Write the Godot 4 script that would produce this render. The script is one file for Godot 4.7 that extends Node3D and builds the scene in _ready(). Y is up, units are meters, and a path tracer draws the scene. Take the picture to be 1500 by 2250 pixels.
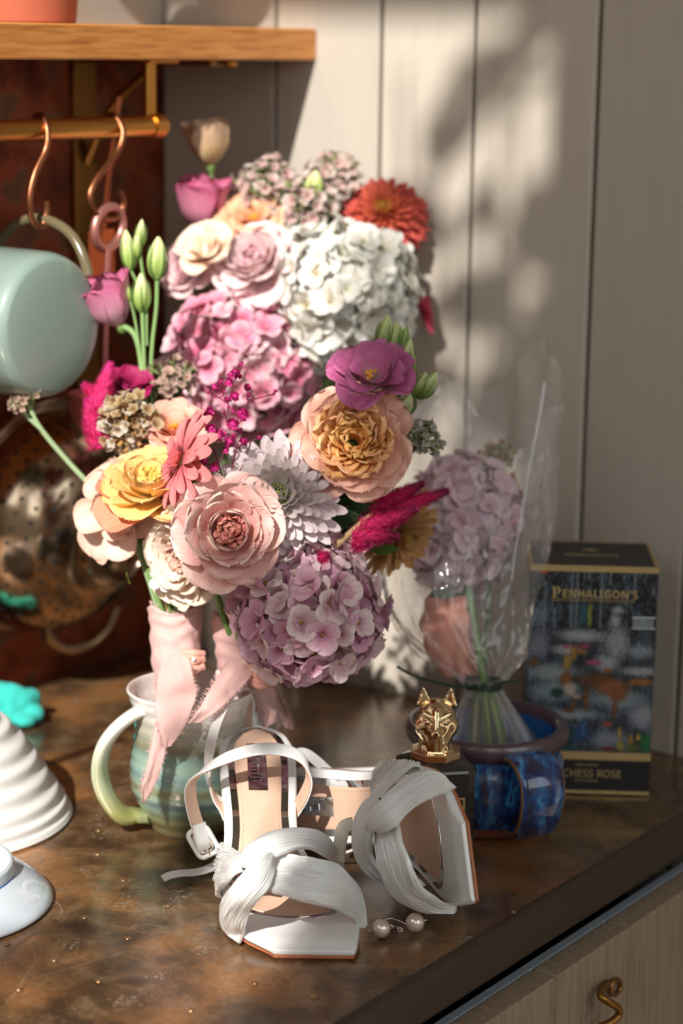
extends Node3D
# A sunlit kitchen worktop with bridal posies, sandals and scent. x runs along the worktop, y is up, the worktop's top is y = 0.

const FP := 4713.0                      # focal length in pixels of the 1500 x 2250 frame
const EYE := Vector3(0, 0.53, 0)
const WALL_X := 1.4219                  # face of the boarded wall
const WALL_Z := -1.209                  # face of the copper splashback
const EDGE_Z := -0.631                  # front edge of the worktop
var cam_basis := Basis()
var cam_yaw := Basis()
var rng := RandomNumberGenerator.new()
var mats := {}

# ---------------------------------------------------------------- placing
func at(px: float, py: float, d: float) -> Vector3:        # a point d metres along the lens axis
	return EYE + cam_basis * Vector3((px - 750.0) / FP, -(py - 1125.0) / FP, -1.0) * d

func on_level(px: float, py: float, h := 0.0) -> Vector3:   # a point on the level y = h
	var r := cam_basis * Vector3((px - 750.0) / FP, -(py - 1125.0) / FP, -1.0)
	return EYE + r * ((h - EYE.y) / r.y)

func on_z(px: float, py: float, z: float) -> Vector3:
	var r := cam_basis * Vector3((px - 750.0) / FP, -(py - 1125.0) / FP, -1.0)
	return EYE + r * ((z - EYE.z) / r.z)

func toward(x: float, y: float, z: float) -> Vector3:       # right, up and towards the viewer
	return (cam_basis * Vector3(x, y, z)).normalized()

func basis_y(axis: Vector3, spin := 0.0) -> Basis:          # a basis whose y points along axis
	var y := axis.normalized()
	var x := y.cross(Vector3(0.3, 0.1, 1.0).normalized()).normalized()
	var z := x.cross(y).normalized()
	return Basis(x, y, z) * Basis(Vector3.UP, spin)

# ---------------------------------------------------------------- scene tree
func put(o: Node, called: String, parent: Node) -> void:
	o.name = called
	(parent if parent else self).add_child(o, true)

func tag(o: Node3D, label: String, category: String, group := "") -> Node3D:
	o.set_meta("label", label)
	o.set_meta("category", category)
	if group:
		o.set_meta("group", group)
	return o

func thing(called: String, label: String, category: String, where := Vector3.ZERO, turn := Basis(), group := "") -> Node3D:
	var o := Node3D.new()
	put(o, called, null)
	o.transform = Transform3D(turn, where)
	return tag(o, label, category, group)

func hang(mesh: Mesh, called: String, m: Material, parent: Node = null, xf := Transform3D()) -> MeshInstance3D:
	var o := MeshInstance3D.new()
	o.mesh = mesh
	o.material_override = m
	o.transform = xf
	put(o, called, parent)
	return o

func structure(o: Node3D, label := "") -> Node3D:
	o.set_meta("kind", "structure")
	if label:
		o.set_meta("label", label)
	return o

# ---------------------------------------------------------------- colours and materials
func c8(r: float, g: float, b: float) -> Color:
	return Color(r / 255.0, g / 255.0, b / 255.0)

func lin(r: float, g: float, b: float) -> Color:
	return c8(r, g, b).srgb_to_linear()

func mat(key: String, color: Color, rough := 0.6, metal := 0.0, spec := 0.5) -> StandardMaterial3D:
	if mats.has(key):
		return mats[key]
	var m := StandardMaterial3D.new()
	m.resource_name = key
	m.albedo_color = color
	m.roughness = rough
	m.metallic = metal
	m.metallic_specular = spec
	mats[key] = m
	return m

func tinted(key: String, rough := 0.6, back := 0.0, metal := 0.0) -> StandardMaterial3D:   # colour comes with the vertices
	if mats.has(key):
		return mats[key]
	var m := mat(key, Color.WHITE, rough, metal)
	m.vertex_color_use_as_albedo = true
	m.cull_mode = BaseMaterial3D.CULL_DISABLED
	if back > 0.0:
		m.backlight_enabled = true
		m.backlight = Color(back, back, back)
	return m

func noise(freq: float, octaves := 4, kind := FastNoiseLite.TYPE_SIMPLEX_SMOOTH, sd := 1) -> FastNoiseLite:
	var n := FastNoiseLite.new()
	n.noise_type = kind
	n.frequency = freq
	n.fractal_octaves = octaves
	n.seed = sd
	return n

func noise_tex(n: FastNoiseLite, ramp: Array, size := 512, warp := 0.0) -> NoiseTexture2D:   # ramp: [offset, colour, ...]
	var t := NoiseTexture2D.new()
	t.width = size
	t.height = size
	t.seamless = true
	t.seamless_blend_skirt = 0.2
	if warp > 0.0:
		n.domain_warp_enabled = true
		n.domain_warp_amplitude = warp
		n.domain_warp_frequency = n.frequency * 0.8
	t.noise = n
	if ramp.size():
		var g := Gradient.new()
		var offs := PackedFloat32Array()
		var cols := PackedColorArray()
		for i in range(0, ramp.size(), 2):
			offs.append(ramp[i])
			cols.append(ramp[i + 1])
		g.offsets = offs
		g.colors = cols
		t.color_ramp = g
	return t

# ---------------------------------------------------------------- meshes
class MB:
	var v := PackedVector3Array()
	var n := PackedVector3Array()
	var c := PackedColorArray()
	var t := PackedVector2Array()
	var idx := PackedInt32Array()
	var xf := Transform3D()
	var col := Color.WHITE

	# rows of nu points; closed joins the last column to the first
	func grid(p: PackedVector3Array, nu: int, nv: int, closed := false, flip := false, uv := PackedVector2Array(), cols := PackedColorArray()) -> void:
		var b := v.size()
		var nn := PackedVector3Array()
		nn.resize(nu * nv)
		var q := PackedVector3Array()
		q.resize(nu * nv)
		for i in nu * nv:
			q[i] = xf * p[i]
		var last := nu if closed else nu - 1
		for j in nv - 1:
			for i in last:
				var i2 := (i + 1) % nu
				var a0 := j * nu + i
				var a1 := j * nu + i2
				var a2 := (j + 1) * nu + i
				var a3 := (j + 1) * nu + i2
				var f := (q[a3] - q[a0]).cross(q[a1] - q[a2])
				if flip:
					f = -f
					idx.append_array([b + a0, b + a2, b + a1, b + a1, b + a2, b + a3])
				else:
					idx.append_array([b + a0, b + a1, b + a2, b + a1, b + a3, b + a2])
				nn[a0] += f
				nn[a1] += f
				nn[a2] += f
				nn[a3] += f
		for i in nu * nv:
			n.append(nn[i].normalized() if nn[i].length_squared() > 0.0 else Vector3.UP)
		v.append_array(q)
		if uv.size() == nu * nv:
			t.append_array(uv)
		else:
			for j in nv:
				for i in nu:
					t.append(Vector2(float(i) / (nu - 1), float(j) / (nv - 1)))
		if cols.size() == nu * nv:
			c.append_array(cols)
		else:
			for i in nu * nv:
				c.append(col)

	func fan(p: PackedVector3Array, normal: Vector3) -> void:      # a flat convex face; points may run either way
		var b := v.size()
		var nw := (xf.basis * normal).normalized()
		for i in p.size():
			v.append(xf * p[i])
			n.append(nw)
			c.append(col)
			t.append(Vector2(p[i].x, p[i].z))
		var way := (v[b + 2] - v[b]).cross(v[b + 1] - v[b]).dot(nw) >= 0.0
		for i in range(1, p.size() - 1):
			if way:
				idx.append_array([b, b + i, b + i + 1])
			else:
				idx.append_array([b, b + i + 1, b + i])

	func lathe(prof: PackedVector2Array, seg := 48, flip := false, cols := PackedColorArray()) -> void:   # x is the radius, y the height; a point given twice makes a crease
		var p := PackedVector3Array()
		var cc := PackedColorArray()
		var uv := PackedVector2Array()
		for j in prof.size():
			for i in seg + 1:
				var a := TAU * i / seg
				p.append(Vector3(prof[j].x * cos(a), prof[j].y, prof[j].x * sin(a)))
				uv.append(Vector2(float(i) / seg, float(j) / (prof.size() - 1)))
				if cols.size():
					cc.append(cols[j])
		var at0 := n.size()
		grid(p, seg + 1, prof.size(), false, flip, uv, cc)
		for j in prof.size():                                        # close the seam's normals
			var s := (n[at0 + j * (seg + 1)] + n[at0 + j * (seg + 1) + seg]).normalized()
			n[at0 + j * (seg + 1)] = s
			n[at0 + j * (seg + 1) + seg] = s

	func sweep(path: PackedVector3Array, ups: PackedVector3Array, hw: PackedFloat32Array, ht: PackedFloat32Array, sec: PackedVector2Array, loop := false, cols := PackedColorArray()) -> void:
		var k := sec.size()
		var p := PackedVector3Array()
		var cc := PackedColorArray()
		var m := path.size()
		var uv := PackedVector2Array()
		for j in m:
			var d: Vector3
			if loop:
				d = path[(j + 1) % m] - path[(j + m - 1) % m]
			else:
				d = path[mini(j + 1, m - 1)] - path[maxi(j - 1, 0)]
			d = d.normalized()
			var up := (ups[j] - d * ups[j].dot(d)).normalized()
			var side := d.cross(up)
			for i in k + 1:
				var s := sec[i % k]
				p.append(path[j] + side * (s.x * hw[j]) + up * (s.y * ht[j]))
				uv.append(Vector2(float(i) / k, float(j) / (m - 1)))
				if cols.size():
					cc.append(cols[j])
		if loop:
			for i in k + 1:
				p.append(p[i])
				uv.append(Vector2(float(i) / k, 1))
				if cols.size():
					cc.append(cc[i])
		var at0 := n.size()
		grid(p, k + 1, m + (1 if loop else 0), false, false, uv, cc)
		for j in m:
			var a := at0 + j * (k + 1)
			var s2 := (n[a] + n[a + k]).normalized()
			n[a] = s2
			n[a + k] = s2
		if not loop:
			var keep := col
			for e in [0, m - 1]:
				var q := PackedVector3Array()
				for i in k:
					q.append(p[e * (k + 1) + i])
				if cols.size():
					col = cols[e]
				fan(q, (path[0] - path[1]) if e == 0 else (path[m - 1] - path[m - 2]))
			col = keep

	func tube(path: PackedVector3Array, r: PackedFloat32Array, seg := 8, loop := false, cols := PackedColorArray()) -> void:
		var ups := PackedVector3Array()
		var m := path.size()
		var up := Vector3(0.31, 0.77, 0.55)
		for j in m:
			var d := (path[mini(j + 1, m - 1)] - path[maxi(j - 1, 0)]).normalized()
			up = (up - d * up.dot(d))
			if up.length() < 1e-4:
				up = d.cross(Vector3(1, 0.2, 0.1))
			up = up.normalized()
			ups.append(up)
		var sec := PackedVector2Array()
		for i in seg:
			sec.append(Vector2(cos(TAU * i / seg), sin(TAU * i / seg)))
		sweep(path, ups, r, r, sec, loop, cols)

	func slab(center: Vector3, size: Vector3, bevel := 0.001) -> void:   # a box with chamfered edges
		var h := size / 2.0
		var b := minf(bevel, minf(h.x, minf(h.y, h.z)) * 0.9)
		for ax in 3:
			var a1 := (ax + 1) % 3
			var a2 := (ax + 2) % 3
			for s in [-1.0, 1.0]:
				var q := PackedVector3Array()
				for st in [[-1, -1], [1, -1], [1, 1], [-1, 1]]:
					var w := Vector3()
					w[ax] = s * h[ax]
					w[a1] = st[0] * (h[a1] - b)
					w[a2] = st[1] * (h[a2] - b)
					q.append(center + w)
				var nr := Vector3()
				nr[ax] = s
				fan(q, nr)
			for s1 in [-1.0, 1.0]:
				for s2 in [-1.0, 1.0]:
					var q2 := PackedVector3Array()
					for e in [[-1, 0], [1, 0], [1, 1], [-1, 1]]:
						var w2 := Vector3()
						w2[ax] = e[0] * (h[ax] - b)
						w2[a1] = s1 * (h[a1] - (b if e[1] else 0.0))
						w2[a2] = s2 * (h[a2] - (0.0 if e[1] else b))
						q2.append(center + w2)
					var nr2 := Vector3()
					nr2[a1] = s1
					nr2[a2] = s2
					fan(q2, nr2)
		for sx in [-1.0, 1.0]:
			for sy in [-1.0, 1.0]:
				for sz in [-1.0, 1.0]:
					var k := Vector3(sx, sy, sz)
					fan(PackedVector3Array([center + k * (h - Vector3(0, b, b)), center + k * (h - Vector3(b, 0, b)), center + k * (h - Vector3(b, b, 0))]), k)

	func ball(center: Vector3, r: Vector3, seg := 16, rings := 10) -> void:
		var keep := xf
		xf = xf * Transform3D(Basis.from_scale(r), center)
		var pr := PackedVector2Array()
		for j in rings + 1:
			var a := -PI / 2 + PI * j / rings
			pr.append(Vector2(maxf(cos(a), 0.0), sin(a)))
		lathe(pr, seg)
		xf = keep

	func lathe_at(p: Vector3, r: float, h: float) -> void:         # a small round disc
		var keep := xf
		xf = xf * Transform3D(Basis(), p)
		lathe(PackedVector2Array([Vector2(0, h / 2), Vector2(r * 0.8, h / 2), Vector2(r, h * 0.2), Vector2(r, -h / 2), Vector2(0, -h / 2)]), 20, true)
		xf = keep

	func done() -> ArrayMesh:
		var arr := []
		arr.resize(Mesh.ARRAY_MAX)
		arr[Mesh.ARRAY_VERTEX] = v
		arr[Mesh.ARRAY_NORMAL] = n
		arr[Mesh.ARRAY_COLOR] = c
		arr[Mesh.ARRAY_TEX_UV] = t
		arr[Mesh.ARRAY_INDEX] = idx
		var m := ArrayMesh.new()
		m.add_surface_from_arrays(Mesh.PRIMITIVE_TRIANGLES, arr)
		return m

func spline(pts: Array, n: int) -> PackedVector3Array:        # a smooth path through the points
	var out := PackedVector3Array()
	var k := pts.size()
	for i in n:
		var f := float(i) / (n - 1) * (k - 1)
		var a := mini(int(f), k - 2)
		var w := f - a
		var p1: Vector3 = pts[a]
		var p2: Vector3 = pts[a + 1]
		var p0: Vector3 = pts[a - 1] if a > 0 else p1 * 2.0 - p2
		var p3: Vector3 = pts[a + 2] if a + 2 < k else p2 * 2.0 - p1
		out.append(p1.cubic_interpolate(p2, p0, p3, w))
	return out

func curve2(pts: Array, n: int) -> PackedVector2Array:         # the same for a profile
	var out := PackedVector2Array()
	var k := pts.size()
	for i in n:
		var f := float(i) / (n - 1) * (k - 1)
		var a := mini(int(f), k - 2)
		var w := f - a
		var p1: Vector2 = pts[a]
		var p2: Vector2 = pts[a + 1]
		var p0: Vector2 = pts[a - 1] if a > 0 else p1 * 2.0 - p2
		var p3: Vector2 = pts[a + 2] if a + 2 < k else p2 * 2.0 - p1
		out.append(p1.cubic_interpolate(p2, p0, p3, w))
	return out

func fill(n: int, a: float, b := -1.0) -> PackedFloat32Array:   # n numbers from a to b
	var out := PackedFloat32Array()
	for i in n:
		out.append(lerpf(a, a if b < 0.0 else b, float(i) / maxi(n - 1, 1)))
	return out

func filled(n: int, p: Vector3) -> PackedVector3Array:
	var out := PackedVector3Array()
	out.resize(n)
	out.fill(p)
	return out

func rounded(k := 3, corner := 0.5) -> PackedVector2Array:      # a unit square section with round corners
	var out := PackedVector2Array()
	for q in 4:
		var cx: float = (1.0 - corner) * [1, -1, -1, 1][q]
		var cy: float = (1.0 - corner) * [1, 1, -1, -1][q]
		for i in k:
			var a: float = PI / 2 * (q + float(i) / maxi(k - 1, 1))
			out.append(Vector2(cx + corner * cos(a), cy + corner * sin(a)))
	return out

func shaped(p: Callable) -> ArrayMesh:
	var m := MB.new()
	p.call(m)
	return m.done()

func _ready() -> void:
	rng.seed = 7
	cam_yaw = Basis(Vector3.UP, deg_to_rad(-54.5))
	cam_basis = cam_yaw * Basis(Vector3.RIGHT, deg_to_rad(-12.4)) * Basis(Vector3.BACK, deg_to_rad(0.84))
	# camera: a 75 mm lens at f/2.8
	var cam := Camera3D.new()
	cam.near = 0.05
	cam.far = 60.0
	var lens := CameraAttributesPhysical.new()
	lens.frustum_focal_length = 50.27
	lens.frustum_focus_distance = 1.335
	lens.frustum_near = 0.05
	lens.frustum_far = 60.0
	lens.exposure_aperture = 3.0
	cam.fov = 26.86
	cam.attributes = lens
	cam.transform = Transform3D(cam_basis, EYE)
	put(cam, "camera", null)
	# sky, sun and exposure
	var env := Environment.new()
	var sky := Sky.new()
	var sm := ProceduralSkyMaterial.new()
	sm.sky_top_color = c8(206, 210, 214)
	sm.sky_horizon_color = c8(232, 228, 218)
	sm.ground_horizon_color = c8(170, 168, 150)
	sm.ground_bottom_color = c8(120, 118, 100)
	sm.sky_energy_multiplier = 1.65
	sm.ground_energy_multiplier = 1.1
	sky.sky_material = sm
	env.background_mode = Environment.BG_SKY
	env.sky = sky
	env.tonemap_mode = Environment.TONE_MAPPER_LINEAR
	env.tonemap_exposure = 1.2
	env.sdfgi_enabled = true
	env.ssao_enabled = true
	env.ssil_enabled = true
	var we := WorldEnvironment.new()
	we.environment = env
	put(we, "world_environment", null)
	var sun := DirectionalLight3D.new()
	sun.light_energy = 2.1
	sun.light_color = c8(255, 248, 240)
	sun.light_angular_distance = 0.55
	sun.shadow_enabled = true
	put(sun, "sun", null)
	sun.look_at_from_position(Vector3(-3, 3, 1), Vector3(-3, 3, 1) + Vector3(1.23, -1.0, -0.308))
	make_materials()
	make_room()
	make_climber()
	make_worktop()
	make_cabinet()
	make_shelf()
	make_pans()
	make_green_jug()
	make_white_bowls()
	make_cloth()
	make_blue_bowl()
	make_scent_bottle()
	make_carton()
	make_earrings()
	make_sandals()
	make_bouquets()
	make_ribbons()

# ---------------------------------------------------------------- materials of the room
func streaks(key: String, a: Color, b: Color, c: Color, sx: float, sy: float, sd: int, rough := 0.7) -> StandardMaterial3D:   # wood: a noise drawn out along y
	if mats.has(key):
		return mats[key]
	var m := mat(key, Color.WHITE, rough)
	m.albedo_texture = noise_tex(noise(0.02, 5, FastNoiseLite.TYPE_SIMPLEX_SMOOTH, sd), [0.0, a, 0.35, b, 0.55, b.lerp(c, 0.5), 0.8, c, 1.0, b], 512, 14.0)
	m.uv1_triplanar = true
	m.uv1_scale = Vector3(sx, sy, sx)
	return m

func make_materials() -> void:
	for i in 3:
		var k: float = [1.0, 0.955, 1.03][i]
		var w := streaks("painted_board_%d" % i, c8(178 * k, 170 * k, 158 * k), c8(181 * k, 173 * k, 161 * k), c8(184 * k, 176 * k, 164 * k), 9.0, 0.55, 11 + i, 0.75)
		w.uv1_offset = Vector3(0.37 * i, 0.21 * i, 0.61 * i)
		w.heightmap_enabled = true
		w.heightmap_texture = noise_tex(noise(0.05, 3, FastNoiseLite.TYPE_PERLIN, 40 + i), [], 256)
		w.heightmap_scale = 0.012
	var oak := streaks("oak", c8(150, 88, 36), c8(190, 122, 58), c8(214, 148, 78), 1.4, 22.0, 5, 0.45)
	oak.uv1_scale = Vector3(1.6, 26.0, 8.0)
	streaks("grey_wood", c8(122, 104, 86), c8(140, 121, 102), c8(152, 134, 114), 14.0, 0.9, 31, 0.6)
	var red := mat("red_copper", Color.WHITE, 0.5, 0.55)
	red.albedo_texture = noise_tex(noise(0.012, 6, FastNoiseLite.TYPE_SIMPLEX_SMOOTH, 23), [0.0, c8(78, 34, 18), 0.35, c8(118, 52, 28), 0.55, c8(150, 72, 42), 0.72, c8(120, 84, 66), 1.0, c8(92, 40, 24)], 512, 40.0)
	red.uv1_triplanar = true
	red.uv1_scale = Vector3(2.4, 2.4, 2.4)
	mat("edge_copper", c8(74, 60, 48), 0.42, 0.45)
	mat("brass", c8(196, 140, 70), 0.32, 1.0)
	mat("old_brass", c8(150, 108, 58), 0.4, 1.0)
	mat("copper_hook", c8(150, 96, 68), 0.38, 1.0)
	mat("white_stoneware", c8(222, 221, 218), 0.38)
	mat("plaster", c8(226, 220, 208), 0.9)
	mat("dark_void", c8(24, 22, 20), 0.9)
	mat("stone_floor", c8(150, 140, 126), 0.8)
	mat("steel_edge", c8(150, 160, 170), 0.5)
	var cg := mat("clear_glass", Color(0.93, 0.97, 0.95, 0.1), 0.02)
	cg.transparency = BaseMaterial3D.TRANSPARENCY_ALPHA
	var film := mat("cellophane", Color(1, 1, 1, 0.09), 0.06)
	film.transparency = BaseMaterial3D.TRANSPARENCY_ALPHA
	film.cull_mode = BaseMaterial3D.CULL_DISABLED
	var fe := mat("film_edge", Color(0.95, 0.97, 1.0, 0.45), 0.3)
	fe.transparency = BaseMaterial3D.TRANSPARENCY_ALPHA
	var glass := mat("window_glass", Color(1, 1, 1, 0.04), 0.0)
	glass.transparency = BaseMaterial3D.TRANSPARENCY_ALPHA

# ---------------------------------------------------------------- the room
func slab_mesh(center: Vector3, size: Vector3, bevel := 0.001) -> ArrayMesh:
	var m := MB.new()
	m.slab(center, size, bevel)
	return m.done()

func opening_wall(called: String, axis: int, face: float, thick: float, lo: Vector2, hi: Vector2, holes: Array, m: Material) -> Node3D:
	# a wall across an axis; lo and hi are (along, y); holes are [along0, y0, along1, y1], sorted and apart
	var mb := MB.new()
	var bit := func(a0: float, y0: float, a1: float, y1: float):
		if a1 - a0 < 0.001 or y1 - y0 < 0.001:
			return
		var c := Vector3((a0 + a1) / 2, (y0 + y1) / 2, (a0 + a1) / 2)
		var s := Vector3(a1 - a0, y1 - y0, a1 - a0)
		c[axis] = face + thick / 2
		s[axis] = absf(thick)
		mb.slab(c, s, 0.0005)
	var a := lo.x
	for h in holes:
		bit.call(a, lo.y, h[0], hi.y)
		bit.call(h[0], lo.y, h[2], h[1])
		bit.call(h[0], h[3], h[2], hi.y)
		a = h[2]
	bit.call(a, lo.y, hi.x, hi.y)
	return structure(hang(mb.done(), called, m))

func window(called: String, axis: int, face: float, thick: float, h: Array, bars: int) -> void:
	var o := Node3D.new()
	put(o, called, null)
	structure(o)
	var fr := MB.new()
	var piece := func(m: MB, a0: float, y0: float, a1: float, y1: float, t: float):
		var c := Vector3((a0 + a1) / 2, (y0 + y1) / 2, (a0 + a1) / 2)
		var s := Vector3(a1 - a0, y1 - y0, a1 - a0)
		c[axis] = face + thick / 2
		s[axis] = t
		m.slab(c, s, 0.003)
	var w := 0.035
	piece.call(fr, h[0], h[1], h[0] + w, h[3], 0.06)
	piece.call(fr, h[2] - w, h[1], h[2], h[3], 0.06)
	piece.call(fr, h[0] + w, h[1], h[2] - w, h[1] + w, 0.06)
	piece.call(fr, h[0] + w, h[3] - w, h[2] - w, h[3], 0.06)
	for i in bars:
		var x: float = lerpf(h[0], h[2], (i + 1.0) / (bars + 1.0))
		piece.call(fr, x - 0.012, h[1] + w, x + 0.012, h[3] - w, 0.04)
	hang(fr.done(), "window_frame", mats.plaster, o)
	var gl := MB.new()
	piece.call(gl, h[0] + w, h[1] + w, h[2] - w, h[3] - w, 0.004)
	hang(gl.done(), "pane", mats.window_glass, o)

func make_room() -> void:
	var top := 2.62
	var low := -0.92
	# boarded wall on the right: planks with open joints on a dark backing
	var wr := Node3D.new()
	put(wr, "wall_right", null)
	structure(wr, "beige painted wall of wide vertical boards with dark joints")
	hang(slab_mesh(Vector3(WALL_X + 0.08, (top + low) / 2, 0.45), Vector3(0.12, top - low, 3.7)), "backing", mats.dark_void, wr)
	var seams := [-1.32, -1.209, -1.0876, -0.9834, -0.8962, -0.7884, -0.699, -0.588, -0.482, -0.39, -0.28, -0.17]
	for i in seams.size() - 1:
		var z0: float = seams[i] + (0.0016 if i > 0 else 0.0)
		var z1: float = seams[i + 1] - 0.0016
		var b := MB.new()
		b.slab(Vector3(WALL_X + 0.0095 + 0.0006 * (i % 2), (top + low) / 2, (z0 + z1) / 2), Vector3(0.019, top - low, z1 - z0), 0.0016)
		hang(b.done(), "board", mats["painted_board_%d" % [0, 1, 0, 2, 0, 1, 2, 0, 1, 0, 2][i]], wr)
	hang(slab_mesh(Vector3(WALL_X + 0.01, (top + low) / 2, 1.07), Vector3(0.02, top - low, 2.47)), "plain_panel", mats.painted_board_0, wr)
	# copper splashback on the left, painted boards over the shelf
	var wl := Node3D.new()
	put(wl, "wall_left", null)
	structure(wl, "reddish brown copper splashback behind the worktop")
	hang(slab_mesh(Vector3(0.26, (0.514 + low) / 2, WALL_Z - 0.06), Vector3(2.44, 0.514 - low, 0.12)), "copper_sheet", mats.red_copper, wl)
	hang(slab_mesh(Vector3(0.26, (top + 0.514) / 2, WALL_Z - 0.06), Vector3(2.44, top - 0.514, 0.12)), "upper_panel", mats.painted_board_1, wl)
	var hole1 := [-1.17, 0.95, -0.215, 2.46]
	opening_wall("wall_back", 0, -0.8, -0.12, Vector2(-1.33, low), Vector2(2.32, top), [hole1, [0.5, 0.6, 1.5, 2.2]], mats.plaster)
	window("window_1", 0, -0.8, -0.12, hole1, 0)
	window("window_2", 0, -0.8, -0.12, [0.5, 0.6, 1.5, 2.2], 1)
	var hole3 := [-0.65, 0.45, 1.3, 2.5]
	opening_wall("wall_front", 2, 2.2, 0.12, Vector2(-0.92, low), Vector2(1.56, top), [hole3], mats.plaster)
	window("window_3", 2, 2.2, 0.12, hole3, 2)
	structure(hang(slab_mesh(Vector3(0.3, low - 0.05, 0.5), Vector3(2.5, 0.1, 3.7)), "floor", mats.stone_floor))
	structure(hang(slab_mesh(Vector3(0.3, top + 0.05, 0.5), Vector3(2.5, 0.1, 3.7)), "ceiling", mats.plaster))

# a climber outside the window that breaks up the sun
func make_climber() -> void:
	var o := thing("climbing_plant", "leafy climber hanging outside the window", "plant", Vector3(-1.0, -0.9, -0.3))
	var r := RandomNumberGenerator.new()
	r.seed = 5
	var m := MB.new()
	m.col = lin(70, 84, 44)
	var vines := []
	for k in 4:
		var pts := []
		for j in 9:
			pts.append(Vector3(0.0 + 0.03 * r.randf_range(-1, 1), j * 0.42, [0.03, -0.012, -0.05, 0.06][k] + 0.016 * r.randf_range(-1, 1)))
		vines.append(spline(pts, 60))
		m.tube(vines[k], fill(60, 0.003), 6)
	hang(m.done(), "stems", tinted("stem", 0.6), o)
	var kinds := []
	for k in 3:
		kinds.append(petal({L = 0.062, W = 0.05, th0 = 70.0, th1 = 110.0, cup = 0.06, peak = 0.9, round = 0.8, base = lin(60, 90, 36), tip = lin(84, 116, 50), ruf = 0.002, nu = 7, nv = 9}))
	for k in 4:
		for j in range(26, 58):
			if r.randf() < [0.5, 0.42, 0.2, 0.6][k] * (1.0 if j > 44 else 0.35):
				var b := Basis(Vector3.UP, r.randf() * TAU) * Basis(Vector3.RIGHT, r.randf_range(-0.5, 0.9))
				hang(kinds[r.randi() % 3], "leaf", tinted("leaf", 0.5, 0.3), o, Transform3D(b.scaled(Vector3.ONE * r.randf_range(0.6, 1.1)), vines[k][j]))
	for i in 95:                                               # the thick clump by the window's upper corner
		var b2 := Basis(Vector3.UP, r.randf() * TAU) * Basis(Vector3.RIGHT, r.randf_range(-0.5, 0.9))
		hang(kinds[r.randi() % 3], "leaf", tinted("leaf", 0.5, 0.3), o, Transform3D(b2.scaled(Vector3.ONE * r.randf_range(0.7, 1.1)), Vector3(r.randf_range(-0.03, 0.03), r.randf_range(2.72, 3.42), r.randf_range(-0.005, 0.11))))

# ---------------------------------------------------------------- worktop and cabinet
const TOP_X := Vector2(0.62, 1.44)                # the stretch of worktop that the patina map covers
const TOP_Z := Vector2(-1.22, -0.6)

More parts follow.
